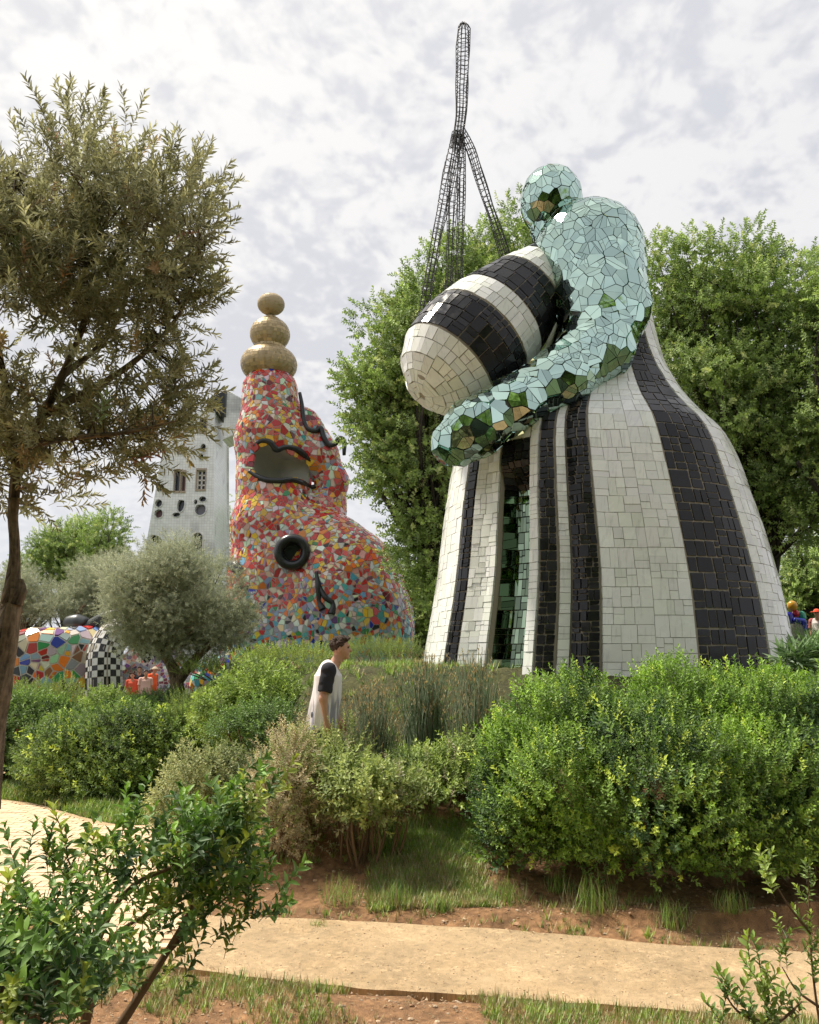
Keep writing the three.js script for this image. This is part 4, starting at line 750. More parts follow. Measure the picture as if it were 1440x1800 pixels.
// sprigs of several kinds, shared by plants
const vr = makeRng(606);
const SPRIG = {
  myrtle: [0, 1, 2].map(() => sprig(vr, { n: 13, len: 0.17, L: 0.036, W: 0.017, lean: 1.0 })),
  broad: [0, 1, 2].map(() => sprig(vr, { n: 11, len: 0.17, L: 0.055, W: 0.026, lean: 1.05 })),
  flower: [0, 1].map(() => sprig(vr, { n: 13, len: 0.17, L: 0.036, W: 0.018, lean: 1.0, pale: 0.12 })),
  small: [0, 1, 2].map(() => sprig(vr, { n: 16, len: 0.20, L: 0.028, W: 0.012, lean: 0.8 })),
  heath: [0, 1, 2].map(() => sprig(vr, { n: 22, len: 0.26, L: 0.026, W: 0.006, lean: 0.7, stemR: 0.0018 })),
  dry: [0, 1, 2].map(() => sprig(vr, { n: 16, len: 0.16, L: 0.030, W: 0.013, lean: 1.2, stem: [1.0, 0.75, 0.55], stemR: 0.002, bend: 0.4 })),
  pale: [0, 1].map(() => sprig(vr, { n: 11, len: 0.2, L: 0.045, W: 0.022, lean: 1.1, pale: 0.3 })),
  olive: [0, 1, 2].map(() => sprig(vr, { n: 16, len: 0.22, L: 0.062, W: 0.018, lean: 1.2, bend: 0.7, stem: [0.7, 0.55, 0.4] })),
  oak: [0, 1, 2].map(() => sprig(vr, { n: 18, len: 0.30, L: 0.075, W: 0.045, lean: 1.2, bend: 0.6, stemR: 0.003 })),
  strap: [0, 1].map(() => sprig(vr, { n: 12, len: 0.12, L: 0.30, W: 0.035, lean: 1.2, bend: 0.1, fine: true, stemR: 0 })),
};
// a bush: leafy sprigs through the outer part of one or more lobes, on a few stems
const BUSHES = [];
function bush(name, label, category, base, lobes, o) {   // lobes: [x, y, z, rx, ry, rz] about the base
  const rng = makeRng(o.seed ?? BUSHES.length * 17 + 7), root = thing(name, label, category, base, o.group), lists = o.sprigs.map(() => []);
  BUSHES.push(root);
  const pw = o.square ?? 2.2, seed = rng() * 90;
  const norm = (l, p) => Math.pow(Math.pow(Math.abs(p.x - l[0]) / l[3], pw) + Math.pow(Math.abs(p.y - l[1]) / l[4], pw) + Math.pow(Math.abs(p.z - l[2]) / l[5], pw), 1 / pw);
  const areas = lobes.map((l) => l[3] * l[4] + l[4] * l[5] + l[3] * l[5]), total = areas.reduce((a, b) => a + b, 0), lump = o.lump ?? 0.22, freq = o.freq ?? 2.2;
  const n = Math.round(total * (o.density ?? 900));
  for (let i = 0; i < n; i++) {
    let u = rng() * total, k = 0; while (u > areas[k]) u -= areas[k++];
    const l = lobes[k], d = randDir(rng); if (d.y < -0.3 && rng() < 0.5) d.y *= -1;
    const nn = Math.pow(Math.abs(d.x) ** pw + Math.abs(d.y) ** pw + Math.abs(d.z) ** pw, 1 / pw), p = V(l[0] + d.x / nn * l[3], l[1] + d.y / nn * l[4], l[2] + d.z / nn * l[5]);
    const nz = noise3(p.x * freq + seed, p.y * freq, p.z * freq) * lump + noise3(p.x * freq * 2.7, p.y * freq * 2.7 + seed, p.z * freq * 2.7) * lump * 0.6, s = 1 + nz - Math.pow(rng(), 1.6) * (o.depth ?? 0.5) + (rng() < 0.05 ? rng() * (o.shoots ?? 0.14) : 0);
    p.set(l[0] + d.x / nn * l[3] * s, l[1] + d.y / nn * l[4] * s, l[2] + d.z / nn * l[5] * s);
    if (p.y < 0.04 || lobes.some((m, j) => j !== k && norm(m, p) < 0.55)) continue;
    const dir = d.clone().addScaledVector(V(0, 1, 0), o.up ?? 0.6).add(randDir(rng).multiplyScalar(0.55)).normalize();
    const outer = s - nz > 0.9 ? 1 : 0, which = Math.floor(rng() * lists.length), f = clamp(rng() * 0.75 + noise3(p.x * 1.6, p.y * 1.6 + seed, p.z * 1.6) * 0.45 + (outer ? 0.1 : 0)), c = o.third && rng() < (o.thirdShare ?? 0.06) ? o.third : mixc(o.a, o.b, f);
    lists[which].push({ m: orient(dir, rng() * 6.28, (o.scale ?? 1) * (0.75 + rng() * 0.55), p), c });
  }
  lists.forEach((l, i) => l.length && instances('foliage', o.sprigs[i].geo, o.mat ?? M.leaf, l, root));
  // stems
  for (let i = 0; i < (o.stems ?? 6); i++) { const l = lobes[i % lobes.length], d = randDir(rng), a = V(l[0] * 0.6 + d.x * 0.12, -0.05, l[2] * 0.6 + d.z * 0.12), b = V(l[0] + d.x * l[3] * 0.6, l[1] + (0.2 + rng() * 0.5) * l[4], l[2] + d.z * l[5] * 0.6), m = a.clone().lerp(b, 0.5).add(V(rng() - 0.5, 0.1, rng() - 0.5).multiplyScalar(0.25)); mesh('stem', tube([a, m, b], [0.018, 0.012, 0.006].map((r) => r * (o.stemScale ?? 1)), { segs: 5, steps: 6 }), o.stemMat ?? M.twig, root); }
  return root;
}
// a tree: trunk and limbs carrying clumps of leafy sprigs
function tree(name, label, category, base, o) {
  const rng = makeRng(o.seed), root = thing(name, label, category, base, o.group), wood = [], lists = o.sprigs.map(() => []);
  mesh('trunk', mergeGeometries(o.trunk.map(([pts, r]) => tube(pts, r, { segs: 10, steps: pts.length * 6, rough: 0.18, seed: rng() * 9 }))), o.bark ?? M.bark, root);
  const fork = o.fork, total = o.lobes.reduce((a, l) => a + l[3] * l[4] * l[5], 0), clumps = [];
  const K = o.clumps; let guard = 0;
  while (clumps.length < K && guard++ < K * 30) {
    let u = rng() * total, k = 0; while (u > o.lobes[k][3] * o.lobes[k][4] * o.lobes[k][5]) { u -= o.lobes[k][3] * o.lobes[k][4] * o.lobes[k][5]; k++; }
    const l = o.lobes[k], d = randDir(rng), s = Math.pow(rng(), 0.30), p = V(l[0] + d.x * l[3] * s, l[1] + d.y * l[4] * s, l[2] + d.z * l[5] * s);
    if (o.skip && o.skip(p, base)) continue;
    clumps.push({ p, d, r: o.clumpR * (0.6 + rng() * 0.7), t: rng() });
  }
  clumps.forEach((c, i) => {
    const n = Math.round(o.perClump * c.r * c.r / (o.clumpR * o.clumpR));
    for (let j = 0; j < n; j++) {
      const d = randDir(rng), p = c.p.clone().addScaledVector(V(d.x, d.y * 0.75, d.z), c.r * Math.pow(rng(), 0.45)), dir = d.clone().add(c.d.clone().multiplyScalar(0.5)).add(V(0, o.up ?? 0.5, 0)).add(randDir(rng).multiplyScalar(o.wild ?? 0.6)).normalize();
      const f = clamp(c.t * 0.55 + rng() * 0.6 - 0.05), w = Math.floor(rng() * lists.length);
      lists[w].push({ m: orient(dir, rng() * 6.28, (o.scale ?? 1) * (0.7 + rng() * 0.6), p), c: o.third && rng() < o.thirdShare ? o.third : mixc(o.a, o.b, f) });
    }
    if (i % (o.limbEvery ?? 3) === 0) {
      const f = fork[i % fork.length], mid = f.clone().lerp(c.p, 0.5).add(V(rng() - 0.5, rng() * 0.5, rng() - 0.5).multiplyScalar(0.35 * f.distanceTo(c.p)));
      wood.push(tube([f, mid, c.p], [o.limbR, o.limbR * 0.5, o.limbR * 0.12], { segs: 5, steps: 8 }));
    }
  });
  if (wood.length) mesh('limbs', mergeGeometries(wood), o.bark ?? M.bark, root);
  lists.forEach((l, i) => l.length && instances('crown', o.sprigs[i].geo, o.mat ?? M.leaf, l, root));
  return root;
}

// ------------------------------------------------------------------ trees
const groundAt = (x, z) => V(x, height(x, z), z);
const OAK_A = [0.16, 0.25, 0.055], OAK_B = [0.46, 0.62, 0.16], OAK_Y = [0.54, 0.62, 0.22];
function oak(label, cx, d, lobesPx, seed, o = {}) {
  const x = at(cx, 1100, d).x, base = groundAt(x, -d), s = mpp(d);
  const lobes = lobesPx.map(([px, py, rx, ry, dz = 0, rz = rx]) => { const p = at(px, py, d + dz).sub(base); return [p.x, p.y, p.z, rx * s, ry * s * 1.03, rz * s]; });
  const fy = o.forkY ?? 3.0, f = [V(0.1, fy, 0), V(-0.3, fy + 0.8, 0.2), V(0.4, fy + 1.6, -0.2)];
  const trunk = [[[V(0, -0.3, 0), V(0.15, fy * 0.5, 0.05), V(0.1, fy, 0), V(-0.2, fy + 1.6, 0.1), V(-0.3, fy + 3.4, 0)], [0.30, 0.25, 0.22, 0.16, 0.07]], [[V(0.1, fy * 0.8, 0), V(0.5, fy + 0.9, -0.1), V(1.0, fy + 2.6, -0.2)], [0.18, 0.14, 0.06]], [[V(0.05, fy * 0.9, 0), V(-0.7, fy + 0.8, 0.2), V(-1.5, fy + 2.0, 0.3)], [0.15, 0.11, 0.05]]];
  return tree('oak_tree', label, 'tree', base, { seed, trunk, fork: f, lobes, clumps: o.clumps ?? 150, clumpR: 0.62, perClump: o.per ?? 46, sprigs: SPRIG.oak, a: OAK_A, b: OAK_B, third: OAK_Y, thirdShare: 0.10, limbR: 0.07, bark: M.barkDark, scale: 1.15, up: 0.5, group: o.group, limbEvery: 2, skip: o.skip });
}
oak('green oak tree between the mosaic tower and the striped sculpture', 770, 20, [[725, 640, 78, 120], [740, 860, 72, 120], [800, 620, 110, 150], [765, 490, 50, 60], [840, 500, 70, 90, 0.5], [700, 770, 66, 90], [790, 980, 78, 100], [930, 450, 60, 90, 1.0], [860, 640, 70, 120], [645, 650, 36, 50], [660, 740, 40, 50], [680, 560, 40, 44], [770, 1060, 60, 60]], 11, { clumps: 250, forkY: 2.4 });
oak('oak tree just right of the sculpture, its trunks showing at the right edge', 1352, 21, [[1240, 540, 120, 115], [1340, 560, 110, 120], [1250, 720, 130, 120], [1370, 730, 110, 140], [1170, 480, 50, 60], [1300, 880, 110, 90], [1410, 860, 80, 90], [1180, 620, 70, 100], [1165, 540, 40, 70], [1150, 480, 34, 44], [1300, 470, 60, 50], [1420, 520, 70, 70], [1370, 460, 34, 34]], 12, { clumps: 250, forkY: 2.6 });
oak('oak tree cut off by the right edge of the view', 1530, 19, [[1470, 590, 85, 110], [1440, 760, 70, 120], [1540, 650, 120, 170], [1490, 900, 90, 90]], 13, { clumps: 110, forkY: 2.8 });
oak('oak tree whose twigs show above the shoulder of the striped sculpture', 1010, 24, [[1000, 520, 130, 120], [1095, 420, 26, 40], [940, 400, 36, 44], [1040, 700, 120, 160]], 14, { clumps: 90, forkY: 3 });
oak('dark round tree far behind the small olives', 140, 38, [[150, 960, 62, 62], [110, 970, 48, 50], [195, 940, 38, 44], [165, 1010, 58, 36], [80, 1010, 46, 46]], 15, { clumps: 130, per: 34, forkY: 1.6 });
oak('distant tree low between the pale tower and the mosaic tower', 425, 46, [[415, 915, 22, 50], [440, 960, 30, 60]], 16, { clumps: 50, per: 30, forkY: 1.4 });
oak('bushy tree low at the right edge behind the seat sculpture', 1430, 29, [[1400, 1040, 40, 40], [1450, 1020, 60, 70], [1370, 1070, 30, 30], [1500, 1050, 60, 60]], 18, { clumps: 90, per: 45, forkY: 1.0 });
oak('low tree behind the right foot of the tower', 730, 30, [[735, 1060, 40, 60], [715, 1110, 40, 40]], 17, { clumps: 60, per: 40, forkY: 1.0 });
// the trees behind the viewer that the mirror tiles show
[[-7, 8, 31], [-1, 10, 32], [5, 8, 33], [11, 6, 34], [-14, 5, 35]].forEach(([x, z, seed]) => {
  const base = groundAt(x, z);
  tree('oak_tree', `oak tree behind the viewer, ${['left of the path', 'straight behind', 'right of straight behind', 'far right', 'far left'][seed - 31]}, mirrored in the tiles`, 'tree', base, { seed, group: 'oak trees behind the viewer', trunk: [[[V(0, -0.3, 0), V(0.1, 1.5, 0), V(0, 3, 0)], [0.3, 0.25, 0.18]]], fork: [V(0, 3, 0)], lobes: [[0, 9, 0, 4.5, 5.5, 3.6], [2.5, 6, 1, 3, 3.6, 3], [-2.6, 6.2, -0.5, 3, 3.8, 3]], clumps: 170, clumpR: 1.3, perClump: 40, sprigs: SPRIG.oak, a: OAK_A, b: OAK_B, limbR: 0.07, bark: M.barkDark, scale: 3.2 });
});
// two olives in the middle distance and the small one by the near trunk
const OL_A = [0.26, 0.29, 0.18], OL_B = [0.62, 0.66, 0.48];
function smallOlive(label, cx, cy, d, lobesPx, seed, clumps, o = {}) {
  const x = at(cx, cy, d).x, base = groundAt(x, -d), s = mpp(d), top = at(cx, cy, d).y - base.y;
  const lobes = lobesPx.map(([px, py, rx, ry, dz = 0]) => { const p = at(px, py, d + dz).sub(base); return [p.x, p.y, p.z, rx * s, ry * s, rx * s]; });
  return tree('olive_tree', label, 'tree', base, { seed, trunk: [[[V(0, -0.3, 0), V(0.02, top * 0.6, 0), V(-0.05, top, 0), V(-0.45, top + 0.7, 0.1), V(-0.9, top + 1.6, 0)], [0.21, 0.17, 0.15, 0.09, 0.04]], [[V(0, top * 0.8, 0), V(0.35, top + 0.3, 0.05), V(0.9, top + 0.85, 0), V(1.3, top + 1.4, 0)], [0.13, 0.11, 0.08, 0.04]]], fork: [V(-0.3, top + 0.5, 0.05), V(0.5, top + 0.5, 0), V(0, top + 0.4, 0)], lobes, clumps, clumpR: o.clumpR ?? 0.42, perClump: o.per ?? 70, sprigs: SPRIG.olive, a: OL_A, b: OL_B, limbR: 0.04, mat: M.leafMatt, scale: o.scale ?? 0.8, up: 0.3, wild: 1.2, limbEvery: 3 });
}
smallOlive('round silvery olive tree in front of the pale tower', 312, 1185, 18, [[310, 1050, 108, 85], [255, 1045, 75, 66], [380, 1075, 66, 66], [330, 1000, 62, 46], [320, 1105, 110, 42]], 21, 190, { per: 75 });
smallOlive('smaller olive tree to the left behind the round olive', 178, 1170, 24, [[175, 1030, 46, 50], [160, 1060, 42, 34], [205, 1010, 34, 38]], 22, 80, { clumpR: 0.45 });
smallOlive('small grey olive tree beside the near trunk', 62, 1150, 23, [[62, 1055, 46, 42], [90, 1075, 40, 26], [30, 1040, 40, 46]], 23, 60, { clumpR: 0.45 });

// the big olive at the left edge, close to the viewer
{
  const d = 4.7, s = mpp(d), rng = makeRng(701), base = groundAt(at(-15, 1240, d).x, -d), L = (x, y, dd = d) => at(x, y, dd).sub(base);
  const root = thing('olive_tree', 'tall brownish olive tree with a bare trunk at the left edge', 'tree', base);
  const limbs = [
    [[L(-40, 1420), L(-12, 1240), L(8, 1150), L(18, 1075), L(24, 1035)], [0.13, 0.085, 0.065, 0.06, 0.05]],
    [[L(20, 1060), L(26, 980), L(23, 900), L(28, 840), L(40, 790), L(75, 730), L(110, 660), L(150, 560), L(170, 430), L(165, 300)], [0.055, 0.034, 0.030, 0.031, 0.032, 0.028, 0.024, 0.018, 0.012, 0.005]],
    [[L(30, 830), L(18, 760), L(10, 680, d - 0.1), L(-10, 560, d - 0.2), L(10, 420, d - 0.2), L(30, 300, d - 0.1)], [0.028, 0.024, 0.02, 0.016, 0.012, 0.005]],
    [[L(75, 730), L(150, 690), L(230, 640), L(310, 560), L(360, 440)], [0.028, 0.022, 0.018, 0.012, 0.004]],
    [[L(110, 660), L(190, 590, d + 0.3), L(240, 470, d + 0.4), L(270, 350, d + 0.3)], [0.022, 0.017, 0.012, 0.004]],
    [[L(45, 785), L(120, 770, d - 0.2), L(220, 760, d - 0.3), L(310, 740, d - 0.3)], [0.022, 0.017, 0.012, 0.004]],
    [[L(-5, 1100), L(-40, 1040), L(-60, 980)], [0.06, 0.05, 0.03]],
    [[L(26, 1062), L(34, 1040), L(36, 1018)], [0.05, 0.045, 0.015]],
    [[L(-20, 560, d - 0.2), L(-90, 460), L(-130, 330)], [0.02, 0.015, 0.004]],
  ];
  mesh('trunk', mergeGeometries(limbs.slice(0, 1).concat(limbs.slice(6, 8)).map(([p, r]) => tube(p, r, { segs: 12, steps: p.length * 8, rough: 0.25, seed: rng() * 9 }))), M.bark, root);
  limbs.filter((l, i) => i > 0 && i < 6 || i === 8).forEach(([p, r]) => mesh('branch', tube(p, r, { segs: 7, steps: p.length * 6, rough: 0.15, seed: rng() * 9 }), M.bark, root));
  // crown: soft lobes in photo measure, each with its own depth
  const lobes = [[150, 330, 125, 110], [60, 410, 110, 120], [230, 400, 110, 110], [290, 420, 85, 120], [150, 520, 180, 130], [300, 560, 85, 110], [60, 620, 120, 140], [200, 680, 160, 100], [310, 680, 65, 75], [120, 780, 130, 70], [230, 775, 80, 55], [20, 350, 75, 70], [-60, 500, 130, 220], [330, 330, 40, 60], [140, 245, 40, 65], [215, 280, 45, 55], [-40, 760, 90, 120], [50, 860, 70, 60], [30, 300, 20, 45]].map(([x, y, rx, ry], i) => ({ p: L(x, y, d + (i % 3 - 1) * 0.25), rx: rx * s, ry: ry * s, rz: Math.min(rx, ry) * s * 1.1 }));
  const tot = lobes.reduce((a, l) => a + l.rx * l.ry, 0), lists = [[], [], []], twigs = [], own = [];
  const OA = [0.23, 0.225, 0.11], OB = [0.52, 0.52, 0.30], OC = [0.44, 0.38, 0.17];
  const nodes = []; for (const [p, r] of limbs.slice(1, 6).concat([limbs[8]])) { const c = new THREE.CatmullRomCurve3(p, false, 'centripetal'); for (let i = 3; i <= 20; i++) nodes.push(c.getPoint(i / 20)); }
  const kinds = [0, 1, 2].map(() => sprig(rng, { n: 24, len: 0.25, L: 0.058, W: 0.0145, lean: 0.95, bend: 0.45, fine: true, stem: [0.8, 0.6, 0.42], stemR: 0.0015 }));
  for (let i = 0; i < 2800; i++) {
    let u = rng() * tot, k = 0; while (u > lobes[k].rx * lobes[k].ry) { u -= lobes[k].rx * lobes[k].ry; k++; }
    const l = lobes[k], dd = randDir(rng), q = Math.pow(rng(), 0.42), p = l.p.clone().add(V(dd.x * l.rx * q, dd.y * l.ry * q, dd.z * l.rz * q));
    if (noise3(p.x * 3.1, p.y * 3.1, p.z * 3.1 + 5) < -0.28) continue;
    const dir = dd.clone().multiplyScalar(0.8).add(V(0.15, 0.55, 0)).add(randDir(rng).multiplyScalar(0.55)).normalize(), w = Math.floor(rng() * 3), m = orient(dir, rng() * 6.28, 0.7 + rng() * 0.5, p), low = clamp((L(0, 500).y - p.y) / (L(0, 500).y - L(0, 850).y));
    const c = rng() < 0.05 + 0.16 * low ? OC.map((x) => x * (0.6 + rng() * 0.5)) : mixc(OA, OB, rng());
    lists[w].push({ m, c, p, w });
    let best = null, bd = 9; for (const n of nodes) { const e = n.distanceTo(p); if (e < bd) { bd = e; best = n; } }
    if (best && i % 4 === 0 && bd < 0.7) twigs.push(tube([best, best.clone().lerp(p, 0.5).add(V(rng() - 0.5, 0.15, rng() - 0.5).multiplyScalar(0.25 * bd)), p], [0.006, 0.004, 0.0016], { segs: 4, steps: 5, cap: false }));
  }
  tag(mesh('twigs', mergeGeometries(twigs), M.bark, root), null, null, null, 'stuff');
  // the sprigs at the outline give single leaves, the others one mass
  const score = (e) => e.p.x * 0.7 + e.p.y * 0.5, all = lists.flat().sort((a, b) => score(b) - score(a)), loose = new Set(all.slice(0, 12));
  looseLeaves(root, [...loose].map((e) => ({ ...e, leaves: kinds[e.w].leaves })), M.leafMatt, rng);
  lists.forEach((l, i) => instances('crown', kinds[i].geo, M.leafMatt, l.filter((e) => !loose.has(e)), root));
}
// single leaves as parts
function looseLeaves(root, list, mat, rng, max = 300) {
  let n = 0; const shapes = new Map(), q = new THREE.Quaternion(), sc = new THREE.Vector3(), ps = new THREE.Vector3();
  for (const e of list) {
    e.m.decompose(ps, q, sc);
    const G = newG(); for (let i = 0; i < 3; i++) stemInto(G, V(0, 0.09 * i, 0), V(0, 0.09 * (i + 1), 0), 0.0016 * (1 - 0.25 * i), [0.10, 0.07, 0.045]);
    const last = e.leaves[e.leaves.length - 1].o; G.pos.length = 0; G.idx.length = 0; G.col.length = 0;
    let a = V(0, 0, 0); for (const f of [4, 9, 15, e.leaves.length - 1]) { const b = e.leaves[Math.min(f, e.leaves.length - 1)].o; if (b.distanceTo(a) > 1e-3) stemInto(G, a, b, 0.0018, [0.12, 0.08, 0.05]); a = b; }
    const st = mesh('stem', doneG(G), mat, root); st.applyMatrix4(e.m);
    for (const lf of e.leaves) {
      if (n++ >= max) return;
      const H = newG(), k = lf.c; leafInto(H, V(0, 0, 0), lf.dir, lf.nrm, lf.L, lf.W, [e.c[0] * k[0], e.c[1] * k[1], e.c[2] * k[2]], 0.22, 0.15, true);
      const m = mesh('leaf', doneG(H), mat, root); m.position.copy(lf.o); m.updateMatrix(); m.matrix.premultiply(e.m); m.matrix.decompose(m.position, m.quaternion, m.scale);
    }
  }
}
// ------------------------------------------------------------------ bushes
const GREEN = { a: [0.03, 0.10, 0.016], b: [0.37, 0.60, 0.06] }, YEL = [0.60, 0.74, 0.10];
// lobes given in photo measure at a distance become lobes about the base
function bushAt(name, label, category, d, cx, lobesPx, o) {
  const x = at(cx, 1300, d).x, base = groundAt(x, -d), s = mpp(d);
  const lobes = lobesPx.map(([px, py, rx, ry, dz = 0, rz = Math.min(rx, ry * 1.2)]) => { const p = at(px, py, d + dz).sub(base); const cutR = o.shrink ?? 0.08; let y = p.y - cutR * 0.3, h = Math.max(ry * s * 0.5, ry * s - cutR); if (o.ground !== false && y - h > 0.2) { const t = y + h; y = t / 2; h = t / 2; } return [p.x, y, p.z, Math.max(rx * s * 0.5, rx * s - cutR * 0.7), h, Math.max(rz * s * 0.5, rz * s - cutR * 0.7)]; });
  return bush(name, label, category, base, lobes, { ...GREEN, ...o });
}
bushAt('myrtle_bush', 'huge dense myrtle bush filling the right side below the striped sculpture', 'bush', 8.2, 1160, [[1010, 1290, 130, 95, 0.3, 150], [1170, 1270, 150, 100, 0.4, 150], [1330, 1265, 130, 100, 0.3, 150], [1000, 1400, 130, 130, -0.2, 130], [1150, 1410, 170, 150, -0.3, 160], [1330, 1400, 150, 140, -0.2, 160], [1480, 1330, 140, 150, 0, 150], [895, 1360, 70, 80, 0.2, 85], [930, 1450, 90, 90, -0.1, 110], [1270, 1490, 130, 80, -0.3, 120], [1420, 1490, 110, 80, -0.1, 120]], { seed: 51, density: 1500, sprigs: [...SPRIG.myrtle, SPRIG.broad[0], ...SPRIG.flower.slice(0, 1)], third: YEL, thirdShare: 0.07, lump: 0.24, freq: 2.6, depth: 0.42, stems: 14, stemScale: 1.4, up: 0.8 });
bushAt('clipped_bush', 'rounded dark green bush on the grass by the brick paving', 'bush', 13.7, 215, [[140, 1332, 80, 74, 0, 95], [225, 1330, 105, 84, -0.1, 100], [310, 1325, 66, 76, 0, 90], [200, 1370, 120, 52, -0.2, 95], [85, 1335, 45, 60, 0.2, 60]], { seed: 52, density: 1100, sprigs: [...SPRIG.broad, SPRIG.myrtle[0]], third: YEL, thirdShare: 0.06, lump: 0.14, depth: 0.4, a: [0.045, 0.10, 0.025], b: [0.30, 0.45, 0.08], scale: 1.2 });
bushAt('clipped_bush', 'dark clipped bush cut off by the left edge beyond the paving', 'bush', 15.5, 35, [[20, 1285, 95, 60, 0, 90], [90, 1290, 50, 52, 0.2, 60], [-60, 1290, 80, 64, 0, 80]], { seed: 53, density: 800, sprigs: SPRIG.broad, lump: 0.12, depth: 0.35, a: [0.045, 0.10, 0.025], b: [0.26, 0.41, 0.075], scale: 1.3 });
const rows = [
  ['light green clipped bush below the bright tiled wall', 18, 75, [[75, 1232, 90, 34, 0, 70], [20, 1236, 70, 34, 0.3, 60]], 0],
  ['round bush below the chequered column', 17.5, 195, [[192, 1232, 56, 24, 0, 55]], 1],
  ['low dark bush below the people in orange', 17, 285, [[292, 1238, 56, 24, 0, 55], [245, 1248, 44, 18, -0.3, 45]], 2],
  ['feathery light green bush right above the rounded dark bush', 13.6, 335, [[335, 1258, 50, 36, 0, 50], [330, 1290, 52, 40, 0, 50]], 3],
  ['wide yellowish green bush in front of the round olive', 17, 400, [[395, 1200, 66, 36, 0, 70], [345, 1190, 44, 26, 0.4, 50]], 0],
  ['broad bush on the slope left of the walking person', 12.5, 450, [[450, 1225, 72, 58, 0, 80], [400, 1260, 60, 50, -0.2, 70], [495, 1250, 52, 54, -0.2, 60]], 1],
  ['bright bush behind the shoulders of the walking person', 15, 520, [[520, 1172, 80, 34, 0, 80], [465, 1175, 58, 28, 0, 60]], 0],
  ['feathery bush at the foot of the mosaic tower', 17, 650, [[655, 1160, 66, 30, 0, 70], [705, 1156, 40, 24, 0.2, 50]], 3],
  ['low bush on the slope right of the walking person', 12, 650, [[640, 1205, 62, 40, 0, 60], [700, 1190, 44, 36, 0.3, 50]], 0],
  ['dark low bush between the walking person and the dark round bush', 11.2, 460, [[470, 1275, 60, 40, 0, 60], [420, 1290, 44, 40, 0.1, 50]], 2],
];
const looks = [
  { sprigs: SPRIG.small, a: [0.15, 0.25, 0.045], b: [0.50, 0.62, 0.12], scale: 1.2 },
  { sprigs: SPRIG.broad, a: [0.08, 0.15, 0.03], b: [0.40, 0.55, 0.10], scale: 1.15 },
  { sprigs: SPRIG.myrtle, a: [0.045, 0.11, 0.028], b: [0.25, 0.42, 0.075], scale: 1.25 },
  { sprigs: SPRIG.heath, a: [0.17, 0.27, 0.06], b: [0.46, 0.58, 0.14], scale: 1.1, up: 1.4, mat: M.leafMatt },
];
rows.forEach(([label, d, cx, lobes, k], i) => bushAt(k === 3 ? 'heath_bush' : 'garden_bush', label, 'bush', d, cx, lobes, { ...looks[k], seed: 60 + i, density: 650, lump: 0.2, depth: 0.4 }));
// grey dry bush, leafy bush on bare stems, bush with pale leaves, mid bush
bushAt('dry_bush', 'grey brown dry looking bush left of centre on the dirt bank', 'bush', 8.3, 495, [[500, 1370, 72, 84, 0, 80], [480, 1455, 66, 90, 0, 75], [540, 1430, 52, 90, 0.1, 60], [520, 1320, 50, 40, 0.1, 50]], { seed: 81, density: 1050, sprigs: SPRIG.dry, a: [0.38, 0.34, 0.20], b: [0.78, 0.70, 0.46], mat: M.leafMatt, up: 0.7, depth: 0.75, lump: 0.25, stems: 16, stemScale: 0.6, third: [0.36, 0.44, 0.14], thirdShare: 0.22 });
bushAt('leafy_bush', 'loose leafy bush on bare upright stems beside the grey bush', 'bush', 8.1, 645, [[640, 1395, 76, 46, 0, 70], [600, 1355, 52, 34, 0.2, 50], [690, 1390, 54, 40, 0.1, 55], [640, 1430, 52, 24, 0, 50]], { seed: 82, ground: false, density: 1250, sprigs: [...SPRIG.broad, SPRIG.pale[1]], a: [0.16, 0.24, 0.06], b: [0.52, 0.62, 0.19], depth: 0.6, lump: 0.25, stems: 22, stemScale: 0.8, third: [0.42, 0.42, 0.26], thirdShare: 0.08 });
bushAt('tangled_bush', 'tangled green bush between the leafy bush and the huge myrtle', 'bush', 8.9, 780, [[775, 1400, 78, 72, 0, 75], [835, 1345, 60, 52, 0.2, 60], [725, 1360, 56, 44, 0.2, 55], [805, 1450, 66, 44, -0.1, 60]], { seed: 83, density: 1250, sprigs: [...SPRIG.myrtle, SPRIG.broad[1], SPRIG.pale[0]], a: [0.12, 0.20, 0.045], b: [0.46, 0.60, 0.14], depth: 0.55, lump: 0.26, stems: 12, third: [0.40, 0.36, 0.22], thirdShare: 0.05 });
bushAt('pale_bush', 'airy bush with pale silvery leaves right of the rounded dark bush', 'bush', 10.2, 350, [[345, 1380, 58, 50, 0, 58], [400, 1350, 44, 44, 0.1, 48], [320, 1415, 46, 34, 0, 46]], { seed: 84, density: 1000, sprigs: [...SPRIG.pale, SPRIG.broad[2]], a: [0.14, 0.19, 0.06], b: [0.44, 0.49, 0.22], depth: 0.6, lump: 0.28, stems: 8, mat: M.leafMatt });
bushAt('leafy_bush', 'sparse leafy bush in front of the walking person', 'bush', 8.6, 575, [[592, 1312, 54, 32, 0, 50], [532, 1314, 42, 32, 0, 45]], { seed: 85, density: 1100, sprigs: [...SPRIG.small, SPRIG.pale[0]], a: [0.16, 0.22, 0.06], b: [0.42, 0.50, 0.15], depth: 0.6, lump: 0.28, stems: 8 });
bushAt('strap_plant', 'arching strap leaved plant beside the right foot of the striped sculpture', 'plant', 10.6, 1400, [[1400, 1172, 30, 22, 0, 30], [1440, 1162, 30, 24, 0.2, 30], [1480, 1160, 36, 30, 0, 40]], { seed: 86, density: 300, sprigs: SPRIG.strap, a: [0.07, 0.14, 0.04], b: [0.18, 0.33, 0.08], depth: 0.5, lump: 0.1, ground: false, stems: 4, up: 1.2 });
